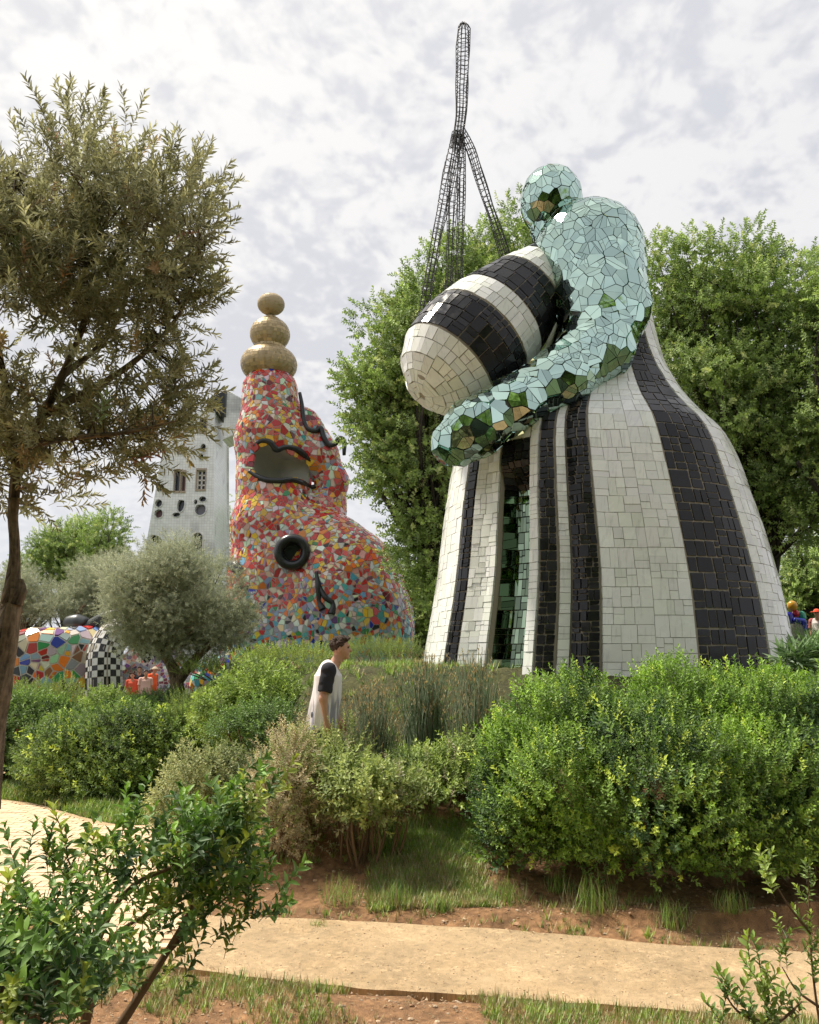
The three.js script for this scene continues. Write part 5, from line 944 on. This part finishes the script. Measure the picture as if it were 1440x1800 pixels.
bushAt('garden_bush', 'low green hedge at the right edge below the seat sculpture', 'bush', 15, 1420, [[1405, 1130, 44, 22, 0, 40], [1460, 1125, 44, 26, 0, 40]], { seed: 87, density: 700, sprigs: SPRIG.heath, a: [0.07, 0.14, 0.04], b: [0.20, 0.34, 0.08], up: 1.2 });

// upright rush clumps with brown tips
function rush(label, cx, d, w, topY, seed, tall, count) {
  const rng = makeRng(seed), x = at(cx, 1300, d).x, base = groundAt(x, -d), root = thing('rush_clump', label, 'rushes', base, undefined), s = mpp(d), green = newG(), tips = newG();
  for (let i = 0; i < count; i++) {
    const a = (rng() + rng() + rng() - 1.5) / 1.5, px = a * w * s, pz = (rng() - 0.5) * w * s * 1.0, h = tall * (0.5 + rng() * 0.6) * (1 - 0.35 * a * a), lean = V(px * 0.35 + (rng() - 0.5) * 0.25, 0, pz * 0.3 + (rng() - 0.5) * 0.25), dry = rng() < 0.13, k = 0.7 + rng() * 0.6;
    const p0 = V(px, height(x + px, -d + pz) - base.y - 0.03, pz), p1 = p0.clone().add(V(lean.x * 0.35, h * 0.55, lean.z * 0.35)), p2 = p0.clone().add(V(lean.x, h, lean.z)), c = dry ? [0.34 * k, 0.27 * k, 0.12 * k] : [0.17 * k, 0.27 * k, 0.09 * k];
    stemInto(green, p0, p1, 0.0062, c); stemInto(green, p1, p2, 0.0045, c);
    if (rng() < 0.7) for (let j = 0; j < 3; j++) leafInto(tips, p2.clone().add(V(0, -0.05 * j * rng(), 0)), V(rng() - 0.5, 0.7, rng() - 0.5).normalize(), randDir(rng), 0.045, 0.010, [0.55 * k, 0.40 * k, 0.18 * k]);
  }
  tag(mesh('stems', doneG(green), M.grass, root), null, null, null, 'stuff'); tag(mesh('seed_heads', doneG(tips), M.grass, root), null, null, null, 'stuff');
}
rush('tall rush clump with brown tips just right of the walking person', 652, 9.5, 50, 0, 91, 0.92, 420);
rush('upright rush clump in front of the white foot of the striped sculpture', 748, 9.9, 46, 0, 92, 1.06, 380);
rush('rush clump with reddish tips before the mirrored niche', 838, 9.3, 48, 0, 93, 1.28, 380);

// ------------------------------------------------------------------ grass and litter
{
  const rng = makeRng(111), G = newG(); for (let i = 0; i < 9; i++) { const a = rng() * 6.28, l = 0.06 + rng() * 0.10, o = V((rng() - 0.5) * 0.07, -0.01, (rng() - 0.5) * 0.07), d = V(Math.cos(a) * 0.5, 0.9, Math.sin(a) * 0.5).normalize(), k = 0.75 + rng() * 0.5; leafInto(G, o, d, V(Math.cos(a), 0, Math.sin(a)), l, 0.006, [k, k, k], 0.1, 4 * (0.2 + rng()), false); }
  const blade = doneG(G), list = [], dry = [];
  for (let i = 0; i < 75000; i++) {
    const spot = i > 70000 ? 1 : i > 60000 ? 2 : 0, D = spot === 1 ? lerp(7.3, 8.7, rng()) : spot === 2 ? lerp(10.4, 15, rng()) : rng() < 0.45 ? lerp(4.2, 6.4, rng()) : lerp(6.4, 24, Math.pow(rng(), 1.4)), x = spot === 1 ? lerp(-0.35, 0.75, rng()) : spot === 2 ? lerp(-7.5, -2.4, rng()) : (rng() * 2 - 1) * (D * 0.62 + 0.5), z = -D, d = pathDist(x, z); if (d < 0.02 && D > 4) continue;
    const n = noise3(x * 1.1, 4, z * 1.1) + 0.5 * noise3(x * 3.5, 4, z * 3.5);
    let p = D < 6.2 ? smooth(0.0, 0.7, n - 0.2 + 0.6 * smooth(-1.4, 0.2, x)) * 0.6 : D < 8.2 && x > -2.6 ? (smooth(0.35, 0.9, n) * 0.45 + (d < 0.16 ? 0.35 : 0)) : smooth(-0.7, 0.3, n);
    if (x < -2.4 && D > 7 || spot === 2) p = 1; else if (spot) p = smooth(-0.5, 0.35, n); if (D >= 7.5 && D < 9 && x > -0.4 && x < 0.7) p = Math.max(p, 0.9);
    if (rng() > p) continue;
    const y = height(x, z), straw = rng() < (D < 8.2 && x > -2.5 ? 0.48 : 0.12), k = 0.75 + rng() * 0.5;
    list.push({ m: new THREE.Matrix4().compose(V(x, y, z), new THREE.Quaternion().setFromAxisAngle(V(0, 1, 0), rng() * 6.28), V(1, 0.6 + rng() * 0.8, 1).multiplyScalar((D < 6 ? 0.55 : D < 9 && x > -2 ? 0.6 : 0.9) * (0.7 + rng() * 0.5))), c: straw ? [0.42 * k, 0.34 * k, 0.15 * k] : mixc([0.14, 0.26, 0.035], [0.40, 0.53, 0.075], rng()).map((v) => v * k) });
  }
  tag(instances('grass', blade, M.grass, list, scene), 'short patchy green grass growing on the banks beside the path', 'grass');
  // litter: dead leaves and stalks on the bare dirt
  const H = newG(); leafInto(H, V(-0.5, 0, 0), V(1, 0, 0), V(0, 1, 0), 1, 0.5, [1, 1, 1], 0.3, 0.2, true); const lf = doneG(H), lit = [];
  for (let i = 0; i < 12000; i++) { const D = lerp(4.3, 9, rng()), x = (rng() * 2 - 1) * (D * 0.6 + 0.4), z = -D, d = pathDist(x, z); if (d < -0.25 || d < 0 && rng() < 0.6 + 0.38 * smooth(-0.02, -0.12, d)) continue; const k = 0.5 + rng() * 0.8, sz = 0.008 + rng() * rng() * 0.03; lit.push({ m: new THREE.Matrix4().compose(V(x, Math.max(height(x, z), d < 0 ? 0.032 : -1) + 0.006, z), new THREE.Quaternion().setFromEuler(new THREE.Euler((rng() - 0.5) * 0.7, rng() * 6.28, (rng() - 0.5) * 0.7)), V(sz, sz, sz * (0.4 + rng()))), c: mixc([0.36, 0.22, 0.10], [0.55, 0.44, 0.28], rng()).map((v) => v * k) }); }
  tag(instances('leaf_litter', lf, M.leafMatt, lit, scene), 'scattered dead leaves and stalks on the reddish dirt', 'litter');
  const peb = new THREE.IcosahedronGeometry(1, 1), P = peb.attributes.position; for (let i = 0; i < P.count; i++) { const k = 1 + 0.35 * noise3(P.getX(i) * 1.7, P.getY(i) * 1.7, P.getZ(i) * 1.7); P.setXYZ(i, P.getX(i) * k, P.getY(i) * k * 0.6, P.getZ(i) * k); } peb.computeVertexNormals();
  const st = []; for (let i = 0; i < 3200; i++) { const x = lerp(-1.9, 3.6, rng()), z = -lerp(4.6, 7.2, rng()), d = pathDist(x, z); if (d > -0.02) continue; const sz = 0.0025 + 0.006 * Math.pow(rng(), 3), k = 0.55 + rng() * 0.7; st.push({ m: new THREE.Matrix4().compose(V(x, 0.031, z), new THREE.Quaternion().setFromEuler(new THREE.Euler(0, rng() * 6.28, 0)), V(sz, sz, sz)), c: mixc([0.42, 0.27, 0.15], [0.66, 0.53, 0.36], rng()).map((v) => v * k) }); }
  for (let i = 0; i < 5200; i++) { const D = lerp(4.3, 8.4, rng()), x = (rng() * 2 - 1) * (D * 0.6 + 0.4), z = -D, d = pathDist(x, z); if (d < 0.01) continue; const sz = 0.004 + 0.016 * Math.pow(rng(), 5) + (rng() < 0.004 ? 0.03 : 0), k = 0.6 + rng() * 0.7; st.push({ m: new THREE.Matrix4().compose(V(x, height(x, z), z), new THREE.Quaternion().setFromEuler(new THREE.Euler(0, rng() * 6.28, 0)), V(sz, sz, sz)), c: mixc([0.36, 0.20, 0.11], [0.45, 0.36, 0.26], rng()).map((v) => v * k) }); }
  tag(instances('pebbles', peb, new THREE.MeshStandardMaterial({ roughness: 0.95 }), st, scene), 'small earthy stones and grit strewn over the dirt and the path', 'stones');
}
// single grass tufts on the dirt bank
{
  const rng = makeRng(121), TUFTS = [[700, 1590, 34, 'dark green grass tuft on the dirt bank below the bare stems'], [600, 1598, 40, 'low spreading tuft left of the darkest grass tuft'], [890, 1590, 40, 'bright grass tuft at the middle of the dirt bank'], [1040, 1625, 52, 'largest grass tuft, long bladed, close to the path edge'], [1180, 1612, 40, 'low tuft right of the largest grass tuft'], [775, 1602, 24, 'smallest tuft between the dark and the bright tufts'], [985, 1580, 30, 'thin straggly tuft behind the largest grass tuft'], [745, 1550, 34, 'grass tuft on the lip of the bank near the bare stems'], [560, 1640, 20, 'tiny tuft at the path edge below the grey bush'], [1290, 1630, 34, 'thin tuft under the right end of the huge myrtle']];
  for (const [px, py, w, label] of TUFTS) {
    let g = onGround(px, py); for (let k = 0; k < 4; k++) g = onGround(px, py, height(g.x, g.z));
    const base = V(g.x, height(g.x, g.z), g.z), root = thing('grass_tuft', label, 'grass tuft', base), s = w * mpp(-g.z), G = newG();
    for (let i = 0; i < 130; i++) { const a = rng() * 6.28, r = Math.sqrt(rng()) * s * 0.8, o = V(Math.cos(a) * r, -0.01, Math.sin(a) * r * 0.7), k = 0.75 + rng() * 0.5, d = V(Math.cos(a) * r / s * 0.9 + (rng() - 0.5) * 0.6, 0.9, Math.sin(a) * r / s * 0.6 + (rng() - 0.5) * 0.6).normalize(), c = rng() < 0.18 ? [0.40 * k, 0.33 * k, 0.15 * k] : mixc([0.12, 0.25, 0.04], [0.36, 0.50, 0.08], rng()).map((v) => v * k); leafInto(G, o, d, V(d.x, 0.2, d.z).normalize(), s * (0.4 + rng() * 0.75), 0.006, c, 0.1, 16 * rng() * s / 0.2, true); }
    tag(mesh('blades', doneG(G), M.grass, root), null, null, null, 'stuff');
  }
}

// ------------------------------------------------------------------ the nearest plants
// arching myrtle at the lower left
{
  const rng = makeRng(131), d = 3.0, base = V(at(190, 1800, d).x, 0.42, -d), L = (x, y, dd = d) => at(x, y, dd).sub(base), root = thing('myrtle_shrub', 'glossy leaved shrub close at the lower left leaning across the path', 'shrub', base);
  const limbs = [
    [[L(180, 1850), L(245, 1750), L(290, 1680), L(330, 1610), L(365, 1525), L(405, 1440)], [0.020, 0.016, 0.013, 0.010, 0.007, 0.002]],
    [[L(150, 1800, 2.9), L(170, 1660, 2.85), L(230, 1560, 2.8), L(310, 1520, 2.8), L(375, 1475, 2.85)], [0.016, 0.012, 0.008, 0.006, 0.002]],
    [[L(120, 1880, 2.7), L(60, 1790, 2.6), L(70, 1700, 2.55), L(80, 1620, 2.5)], [0.014, 0.009, 0.006, 0.002]],
    [[L(140, 1850, 2.8), L(160, 1740, 2.7), L(130, 1650, 2.65), L(95, 1580, 2.6)], [0.014, 0.009, 0.006, 0.002]],
    [[L(170, 1650, 2.8), L(180, 1570, 2.75), L(205, 1490, 2.7)], [0.007, 0.005, 0.002]],
    [[L(80, 1850, 2.4), L(20, 1720, 2.35), L(0, 1750, 2.3), L(30, 1690, 2.3)], [0.012, 0.009, 0.006, 0.002]],
    [[L(290, 1680), L(360, 1610, 3.05), L(420, 1560, 3.1)], [0.008, 0.006, 0.002]],
    [[L(130, 1720, 2.9), L(220, 1630, 2.9), L(340, 1570, 2.95), L(410, 1510, 3.0)], [0.009, 0.007, 0.005, 0.002]],
    [[L(60, 1850, 2.3), L(80, 1760, 2.25), L(120, 1700, 2.2)], [0.010, 0.006, 0.002]],
    [[L(-30, 1800, 2.3), L(-30, 1780, 2.3), L(10, 1720, 2.3)], [0.010, 0.006, 0.002]],
  ];
  limbs.forEach(([p, r]) => mesh('branch', tube(p, r, { segs: 6, steps: p.length * 6, rough: 0.15 }), M.twig, root));
  const kinds = [0, 1, 2, 3].map(() => sprig(rng, { n: 15, len: 0.16, L: 0.042, W: 0.019, lean: 0.95, bend: 0.35, fine: true, stemR: 0.0015, tip: 1.25 }));
  const all = [], curves = limbs.map(([p]) => new THREE.CatmullRomCurve3(p, false, 'centripetal'));
  curves.forEach((c, ci) => { const n = [66, 54, 14, 16, 14, 16, 34, 44, 24, 14][ci]; for (let i = 0; i < n; i++) { const t = lerp(ci === 0 ? 0.08 : ci < 2 || ci === 7 ? 0.30 : 0.22, 1, Math.sqrt((i + rng()) / n)), p = c.getPoint(Math.min(1, t)).add(randDir(rng).multiplyScalar(0.06 + 0.13 * rng())), dir = c.getTangent(Math.min(1, t)).multiplyScalar(0.5).add(V(0, 0.6, 0)).add(randDir(rng).multiplyScalar(0.75)).normalize(); all.push({ p, dir, top: t }); } });
  // upright shoots that stand out against the paving
  for (const [x, y, dd, n] of [[42, 1520, 2.5, 2], [60, 1450, 2.5, 1], [84, 1445, 2.55, 2], [110, 1440, 2.6, 2], [128, 1500, 2.6, 1], [185, 1470, 2.7, 2], [215, 1490, 2.7, 1], [255, 1500, 2.75, 2], [300, 1450, 2.8, 3], [340, 1420, 2.85, 3], [400, 1360, 2.95, 4], [415, 1420, 3, 3], [10, 1560, 2.35, 3], [75, 1740, 2.15, 3]]) for (let k = 0; k < n; k++) all.push({ p: L(x + (rng() - 0.5) * 24, y + 80 + k * 14, dd), dir: V((rng() - 0.5) * 0.5, 1, (rng() - 0.5) * 0.4).normalize(), top: 1.2 });
  for (let i = 0; i < 90; i++) { const x = rng() * 240 - 60, y = 1690 + rng() * 130, dd = 2.2 + rng() * 0.7; all.push({ p: L(x, y, dd), dir: V((rng() - 0.5) * 1.2, 0.8, (rng() - 0.5) * 1.2).normalize(), top: 0.5 }); }
  all.forEach((e) => { const f = rng(), y = rng() < 0.12; e.w = Math.floor(rng() * 4); e.m = orient(e.dir, rng() * 6.28, 0.75 + rng() * 0.45, e.p); e.c = y ? [0.36, 0.45, 0.065] : mixc([0.035, 0.10, 0.02], [0.21, 0.39, 0.055], f); if (rng() < 0.008) e.c = [0.45, 0.26, 0.05]; });
  const order = all.slice().sort((a, b) => b.top - a.top), loose = new Set(order.slice(0, 20));
  looseLeaves(root, [...loose].map((e) => ({ ...e, leaves: kinds[e.w].leaves })), M.leaf, rng);
  kinds.forEach((k, i) => instances('foliage', k.geo, M.leaf, all.filter((e) => e.w === i && !loose.has(e)), root));
}
// two thin saplings at the lower right
{
  const rng = makeRng(141);
  const sap = (label, d, stems, seedlings) => {
    const p0 = stems[0][0], base = V(at(p0[0], p0[1], d).x, at(p0[0], p0[1], d).y, -d), L = (x, y) => at(x, y, d).sub(base), root = thing('young_sapling', label, 'sapling', base), shoots = [];
    const k = [0, 1].map(() => sprig(rng, { n: 13, len: 0.13, L: 0.045, W: 0.021, lean: 1.0, bend: 0.3, fine: true, stemR: 0.0014, tip: 1.3 }));
    for (const st of stems) { const p = st.map(([x, y]) => L(x, y)); mesh('stem', tube(p, [0.006, 0.004, 0.0018], { segs: 5, steps: 14 }), M.twig, root); }
    for (const [x, y, n] of seedlings) for (let i = 0; i < n; i++) { const w = Math.floor(rng() * 2), dir = V((rng() - 0.5) * 1.1, 0.9, (rng() - 0.5) * 0.9).normalize(), p = L(x + (rng() - 0.5) * 14, y + 30 + (rng() - 0.5) * 24); p.z += (rng() - 0.5) * 0.05; shoots.push({ p, w, m: orient(dir, rng() * 6.28, 0.6 + rng() * 0.35, p), c: mixc([0.14, 0.25, 0.035], [0.34, 0.45, 0.07], rng()), leaves: k[w].leaves }); }
    looseLeaves(root, shoots, M.leaf, rng);
  };
  sap('thin sapling with fresh leaves at the right edge beside the path', 3.2, [[[1450, 1860], [1428, 1700], [1420, 1520]], [[1440, 1770], [1400, 1740], [1375, 1700]], [[1425, 1640], [1385, 1590], [1350, 1530]]], [[1420, 1520, 2], [1424, 1560, 2], [1350, 1525, 3], [1362, 1545, 1], [1378, 1625, 1], [1375, 1660, 3], [1408, 1655, 2], [1430, 1610, 2], [1432, 1690, 2]]);
  sap('small leafy sapling in the lower right corner', 2.7, [[[1370, 1880], [1350, 1790], [1335, 1690]], [[1350, 1800], [1300, 1780], [1275, 1750]], [[1352, 1810], [1390, 1780], [1410, 1760]]], [[1332, 1690, 3], [1340, 1720, 3], [1290, 1750, 3], [1270, 1785, 2], [1320, 1760, 2], [1405, 1765, 3], [1360, 1770, 3], [1345, 1800, 3]]);
}

// ------------------------------------------------------------------ people
// figure facing +x, feet at the origin; sizes for a height of 1.75
function person(label, pos, turn, o) {
  const root = thing('person', label, 'person', pos, o.group); root.rotation.y = turn; const k = o.size ?? 1; root.scale.setScalar(k);
  const cell = o.cell ?? 0.013, sit = o.sit, lift = sit ? -0.40 : 0;
  const skin = new THREE.MeshStandardMaterial({ color: new THREE.Color(...(o.skin ?? [0.50, 0.27, 0.18])), roughness: 0.6 });
  const cloth = (c) => new THREE.MeshStandardMaterial({ color: new THREE.Color(...c), roughness: 0.9 });
  const Y = (y) => y + lift, lean = o.lean ?? 0.05, hip = V(0, Y(0.92), 0), chest = V(lean * 0.9, Y(1.28), 0), neck = V(lean * 1.5 + 0.005, Y(1.45), 0), head = V(lean * 2.1 + 0.045, Y(1.625), 0);
  const arms = [1, -1].map((s) => { const sh = V(lean * 1.1 - 0.005, Y(1.385), s * 0.185), el = sh.clone().add(V((o.swing ?? 0.02) * s - 0.02, -0.29, s * 0.045)), wr = el.clone().add(V(0.07 + (o.swing ?? 0.02) * s, -0.245, -s * 0.015)); return { s, sh, el, wr }; });
  const legs = [1, -1].map((s) => { if (sit) { const h = V(0, Y(0.90), s * 0.09), kn = h.clone().add(V(0.42, 0.0, s * 0.03)), an = kn.clone().add(V(0.02, -0.42, 0)); return { s, h, kn, an }; } const st = (o.stride ?? 0.10) * s, h = V(0, 0.90, s * 0.085), kn = V(st * 0.45 + 0.03, 0.49, s * 0.085), an = V(st, 0.085, s * 0.08); return { s, h, kn, an }; });
  const body = (q) => {
    let d = sdCone(q, V(hip.x, hip.y, 0), V(chest.x, chest.y - 0.1, 0), 0.115, 0.12);
    d = smin(d, sdEll(q, chest, 0.115, 0.20, 0.165), 0.08); d = smin(d, sdEll(q, V(hip.x, hip.y, 0), 0.115, 0.13, 0.155), 0.08);
    d = smin(d, sdCone(q, neck.clone().add(V(0, -0.05, 0)), head.clone().add(V(-0.02, -0.06, 0)), 0.062, 0.052), 0.05);
    for (const a of arms) { d = smin(d, sdCone(q, a.sh, a.el, 0.056, 0.042), 0.06); d = smin(d, sdCone(q, a.el, a.wr, 0.041, 0.027), 0.03); }
    for (const l of legs) { d = smin(d, sdCone(q, l.h, l.kn, 0.085, 0.056), 0.05); d = smin(d, sdCone(q, l.kn, l.an, 0.054, 0.037), 0.03); }
    return d;
  };
  const geos = [surfaceNets((x, y, z) => { const q = { x, y, z }; return Math.max(body(q), -(1e3)); }, V(-0.45, -0.02, -0.36), V(0.75, Y(1.57), 0.36), cell)];
  // head with face
  const H = head, hf = (q) => {
    let d = smin(sdEll(q, V(H.x - 0.012, H.y + 0.025, 0), 0.096, 0.098, 0.075), sdEll(q, V(H.x + 0.024, H.y - 0.045, 0), 0.066, 0.072, 0.054), 0.05);
    d = smin(d, sdCone(q, V(H.x + 0.086, H.y + 0.008, 0), V(H.x + 0.111, H.y - 0.024, 0), 0.009, 0.014), 0.022);          // nose
    d = smin(d, sdEll(q, V(H.x + 0.078, H.y + 0.030, 0), 0.018, 0.010, 0.045), 0.02);                                        // brow
    d = smin(d, sdEll(q, V(H.x + 0.083, H.y - 0.052, 0), 0.012, 0.007, 0.022), 0.012); d = smin(d, sdEll(q, V(H.x + 0.080, H.y - 0.066, 0), 0.011, 0.008, 0.019), 0.012);   // lips
    d = smin(d, sdEll(q, V(H.x + 0.070, H.y - 0.098, 0), 0.020, 0.016, 0.022), 0.03);                                        // chin
    for (const s of [1, -1]) { d = smax(d, -sdEll(q, V(H.x + 0.088, H.y + 0.010, s * 0.032), 0.014, 0.011, 0.018), 0.012); d = smin(d, sdEll(q, V(H.x - 0.012, H.y - 0.012, s * 0.074), 0.019, 0.031, 0.012), 0.01); }
    return smin(d, sdCone(q, V(H.x - 0.025, H.y - 0.13, 0), V(H.x - 0.02, H.y - 0.05, 0), 0.05, 0.05), 0.03);
  };
  geos.push(surfaceNets((x, y, z) => hf({ x, y, z }), V(H.x - 0.15, H.y - 0.15, -0.12), V(H.x + 0.15, H.y + 0.15, 0.12), o.fine ?? 0.006));
  // hands
  for (const a of arms) {
    const w = a.wr, dn = w.clone().sub(a.el).normalize(), fw = V(1, 0, 0).addScaledVector(dn, -dn.x).normalize(), out = dn.clone().cross(fw), bones = [];
    const P = (x, y, z) => w.clone().addScaledVector(dn, x).addScaledVector(fw, y).addScaledVector(out, z * a.s);
    bones.push([P(0.0, 0, 0), P(0.07, 0.012, 0), 0.024, 0.024], [P(0.0, 0, 0), P(0.07, -0.016, 0), 0.022, 0.022]);
    [[0.030, 0.046, 0.022], [0.011, 0.052, 0.024], [-0.009, 0.048, 0.022], [-0.028, 0.038, 0.018]].forEach(([y, l, m]) => { const k0 = P(0.075, y, 0), k1 = P(0.075 + l * 0.85, y, 0.010), k2 = P(0.075 + l * 1.5, y * 0.95, 0.028); bones.push([k0, k1, 0.0098, 0.009], [k1, k2, 0.009, 0.0075]); });
    bones.push([P(0.02, 0.026, 0), P(0.055, 0.048, 0.010), 0.014, 0.011], [P(0.055, 0.048, 0.010), P(0.088, 0.046, 0.018), 0.0105, 0.0085]);
    const f = (q) => { let d = 9; bones.forEach((b, i) => { const e = sdCone(q, b[0], b[1], b[2], b[3]); d = i < 2 ? smin(d, e, 0.02) : smin(d, e, 0.005); }); return d; }, lo = P(0.08, 0, 0).subScalar(0.12), hi = P(0.08, 0, 0).addScalar(0.12);
    geos.push(surfaceNets((x, y, z) => f({ x, y, z }), lo, hi, o.handCell ?? 0.004));
  }
  mesh('body', mergeGeometries(geos), skin, root);
  for (const s of [1, -1]) { const e = new THREE.SphereGeometry(0.0115, 10, 8); e.translate(H.x + 0.076, H.y + 0.010, s * 0.032); mesh('eye', e, cloth([0.05, 0.035, 0.03]), root); }
  // hair
  const hs = (q) => { const n = 0.010 * noise3(q.x * 62, q.y * 62, q.z * 62) + 0.008 * noise3(q.x * 120, q.y * 120, q.z * 120); let d = smin(sdEll(q, V(H.x - 0.026, H.y + 0.045, 0), 0.102, 0.094, 0.088), sdEll(q, V(H.x + 0.035, H.y + 0.098, 0), 0.075, 0.04, 0.068), 0.03); d = Math.max(d, -(q.y - (H.y + 0.06 - (H.x + 0.055 - q.x) * 1.15)), -(q.y - (H.y - 0.075))); if (q.x > H.x + 0.055) d = Math.max(d, H.y + 0.064 - q.y); return d - n; };
  if (!o.cap) mesh('hair', surfaceNets((x, y, z) => hs({ x, y, z }), V(H.x - 0.17, H.y - 0.12, -0.13), V(H.x + 0.16, H.y + 0.19, 0.13), o.fine ? o.fine : 0.0065), cloth(o.hair ?? [0.055, 0.032, 0.022]), root);
  else { const c = new THREE.SphereGeometry(0.115, 20, 10, 0, 6.2832, 0, 1.5); c.scale(1, 0.85, 0.9); c.translate(H.x, H.y + 0.035, 0); const br = new THREE.CylinderGeometry(0.17, 0.18, 0.012, 24); br.translate(H.x, H.y + 0.04, 0); mesh('hat', mergeGeometries([c, br]), cloth(o.cap), root); }
  // shirt: body of the garment, then sleeves
  const hem = Y(o.hem ?? 0.80), flare = o.flare ?? 0.05;
  const shirt = (q) => { let d = sdEll(q, V(chest.x, chest.y, 0), 0.132, 0.225, 0.182); const t = clamp((chest.y - q.y) / (chest.y - hem)), wob = (0.010 * Math.sin(q.z * 38 + q.y * 6) + 0.010 * Math.sin(Math.atan2(q.z, q.x) * 9 + q.y * 3) + 0.012 * noise3(q.x * 9, q.y * 5, q.z * 9)) * t, cx = lerp(chest.x, hip.x + 0.01, t), ex = sdEll({ x: q.x, y: 0, z: q.z }, V(cx, 0, 0), 0.116 + (flare + 0.03) * smooth(0, 0.5, t) + wob, 1, 0.166 + (flare * 0.6 + 0.02) * smooth(0, 0.5, t) + wob); d = smin(d, Math.max(ex, q.y - chest.y - 0.02, hem - q.y), 0.12); d = smin(d, sdCone(q, V(lean * 1.1, Y(1.39), -0.15), V(lean * 1.1, Y(1.39), 0.15), 0.068, 0.068), 0.06); d = smax(d, -(sdCone(q, neck.clone().add(V(0.03, -0.0, 0)), head, 0.072, 0.07)), 0.01); return Math.max(d, hem - q.y); };
  const sg = surfaceNets((x, y, z) => shirt({ x, y, z }), V(-0.35, hem - 0.05, -0.33), V(0.4, Y(1.52), 0.33), cell * 0.9), sm = cloth(o.shirt);
  if (o.print) {   // streaked print on the lower half of the shirt
    const P = sg.attributes.position, C = []; for (let i = 0; i < P.count; i++) { const x = P.getX(i), y = P.getY(i), z = P.getZ(i), s = smooth(0.08, 0.45, noise3(Math.atan2(z, x) * 11, y * 3.2, 4)) * smooth(Y(1.22), Y(1.02), y + 0.1 * noise3(z * 14, 2, x * 14)); C.push(...mixc([1, 1, 1], o.print, s)); }
    sg.setAttribute('color', new THREE.Float32BufferAttribute(C, 3)); sm.vertexColors = true;
  }
  mesh('shirt', sg, sm, root);
  for (const a of arms) { const e = a.sh.clone().lerp(a.el, o.sleeve ?? 0.78), ax = a.el.clone().sub(a.sh).normalize(), f = (q) => { let d = sdCone(q, a.sh.clone().add(V(0, 0.006, 0)), a.el, 0.080, 0.079); d = smin(d, sdCone(q, a.sh, V(a.sh.x, Y(1.42), a.s * 0.075), 0.074, 0.05), 0.04) + 0.008 * noise3(q.x * 16, q.y * 22, q.z * 16); const t = (q.x - e.x) * ax.x + (q.y - e.y) * ax.y + (q.z - e.z) * ax.z; return Math.max(d, t); }; mesh('sleeve', surfaceNets((x, y, z) => f({ x, y, z }), a.sh.clone().add(V(-0.2, -0.34, -0.22)), a.sh.clone().add(V(0.2, 0.14, 0.22)), cell * 0.9), cloth(o.sleeves ?? o.shirt), root); }
  // trousers and shoes
  const tr = (q) => { let d = sdEll(q, hip, 0.128, 0.14, 0.17); for (const l of legs) { d = smin(d, sdCone(q, l.h, l.kn, 0.10, 0.075), 0.04); d = smin(d, sdCone(q, l.kn, l.an.clone().add(V(0, 0.03, 0)), 0.074, 0.062), 0.02); } return Math.max(d, q.y - Y(1.0)); };
  mesh('trousers', surfaceNets((x, y, z) => tr({ x, y, z }), V(-0.4, 0.02, -0.36), V(0.75, Y(1.02), 0.36), cell), cloth(o.trousers ?? [0.05, 0.055, 0.075]), root);
  for (const l of legs) { const f = (q) => Math.max(smin(sdCone(q, V(l.an.x - 0.04, 0.05, l.an.z), V(l.an.x + 0.15, 0.035, l.an.z * 1.1), 0.052, 0.042), sdCone(q, V(l.an.x, 0.1, l.an.z), V(l.an.x, 0.05, l.an.z), 0.045, 0.05), 0.03), 0.001 - q.y); if (!sit) mesh('shoe', surfaceNets((x, y, z) => f({ x, y, z }), V(l.an.x - 0.15, -0.02, l.an.z - 0.12), V(l.an.x + 0.25, 0.2, l.an.z + 0.12), cell), cloth([0.5, 0.5, 0.5]), root); }
  return root;
}
{
  const d = 9.0, p = at(566, 1200, d), top = at(578, 1119, d).y;
  const g = height(p.x, -d);
  person('young person in a white shirt with black sleeves walking right between the bushes', V(p.x, top - 1.755, -d), 0.06, { shirt: [0.74, 0.70, 0.71], sleeves: [0.018, 0.018, 0.026], hem: 0.76, print: [0.42, 0.42, 0.52], lean: 0.075, flare: 0.022, swing: -0.03, size: 1 });
  const far = (label, px, topY, dd, turn, o) => { const q = at(px, topY, dd); person(label, V(q.x, q.y - (o.sit ? 1.35 : 1.75) * (o.size ?? 1), -dd), turn, { cell: 0.03, fine: 0.012, handCell: 0.008, ...o }); };
  far('person in an orange red shirt seen low over the hedge below the chequered column', 235, 1182, 33, -1.5, { shirt: [0.62, 0.10, 0.05] });
  far('person in dark clothes standing between the two people in orange', 246, 1172, 34.5, -1.3, { shirt: [0.03, 0.03, 0.035], skin: [0.45, 0.25, 0.17] });
  far('person in a bright orange shirt and pale hat by the mosaic mound', 268, 1172, 33, -0.5, { shirt: [0.85, 0.12, 0.03], cap: [0.55, 0.45, 0.33] });
  far('person in a pinkish white top at the left shoulder of the orange shirted one', 257, 1178, 32.4, -1.2, { shirt: [0.65, 0.42, 0.36] });
  far('person in a white shirt and orange cap at the right edge', 1437, 1071, 25, -2.2, { shirt: [0.72, 0.66, 0.64], cap: [0.75, 0.10, 0.04], sleeves: [0.45, 0.12, 0.12] });
}
renderer.render(scene, camera);
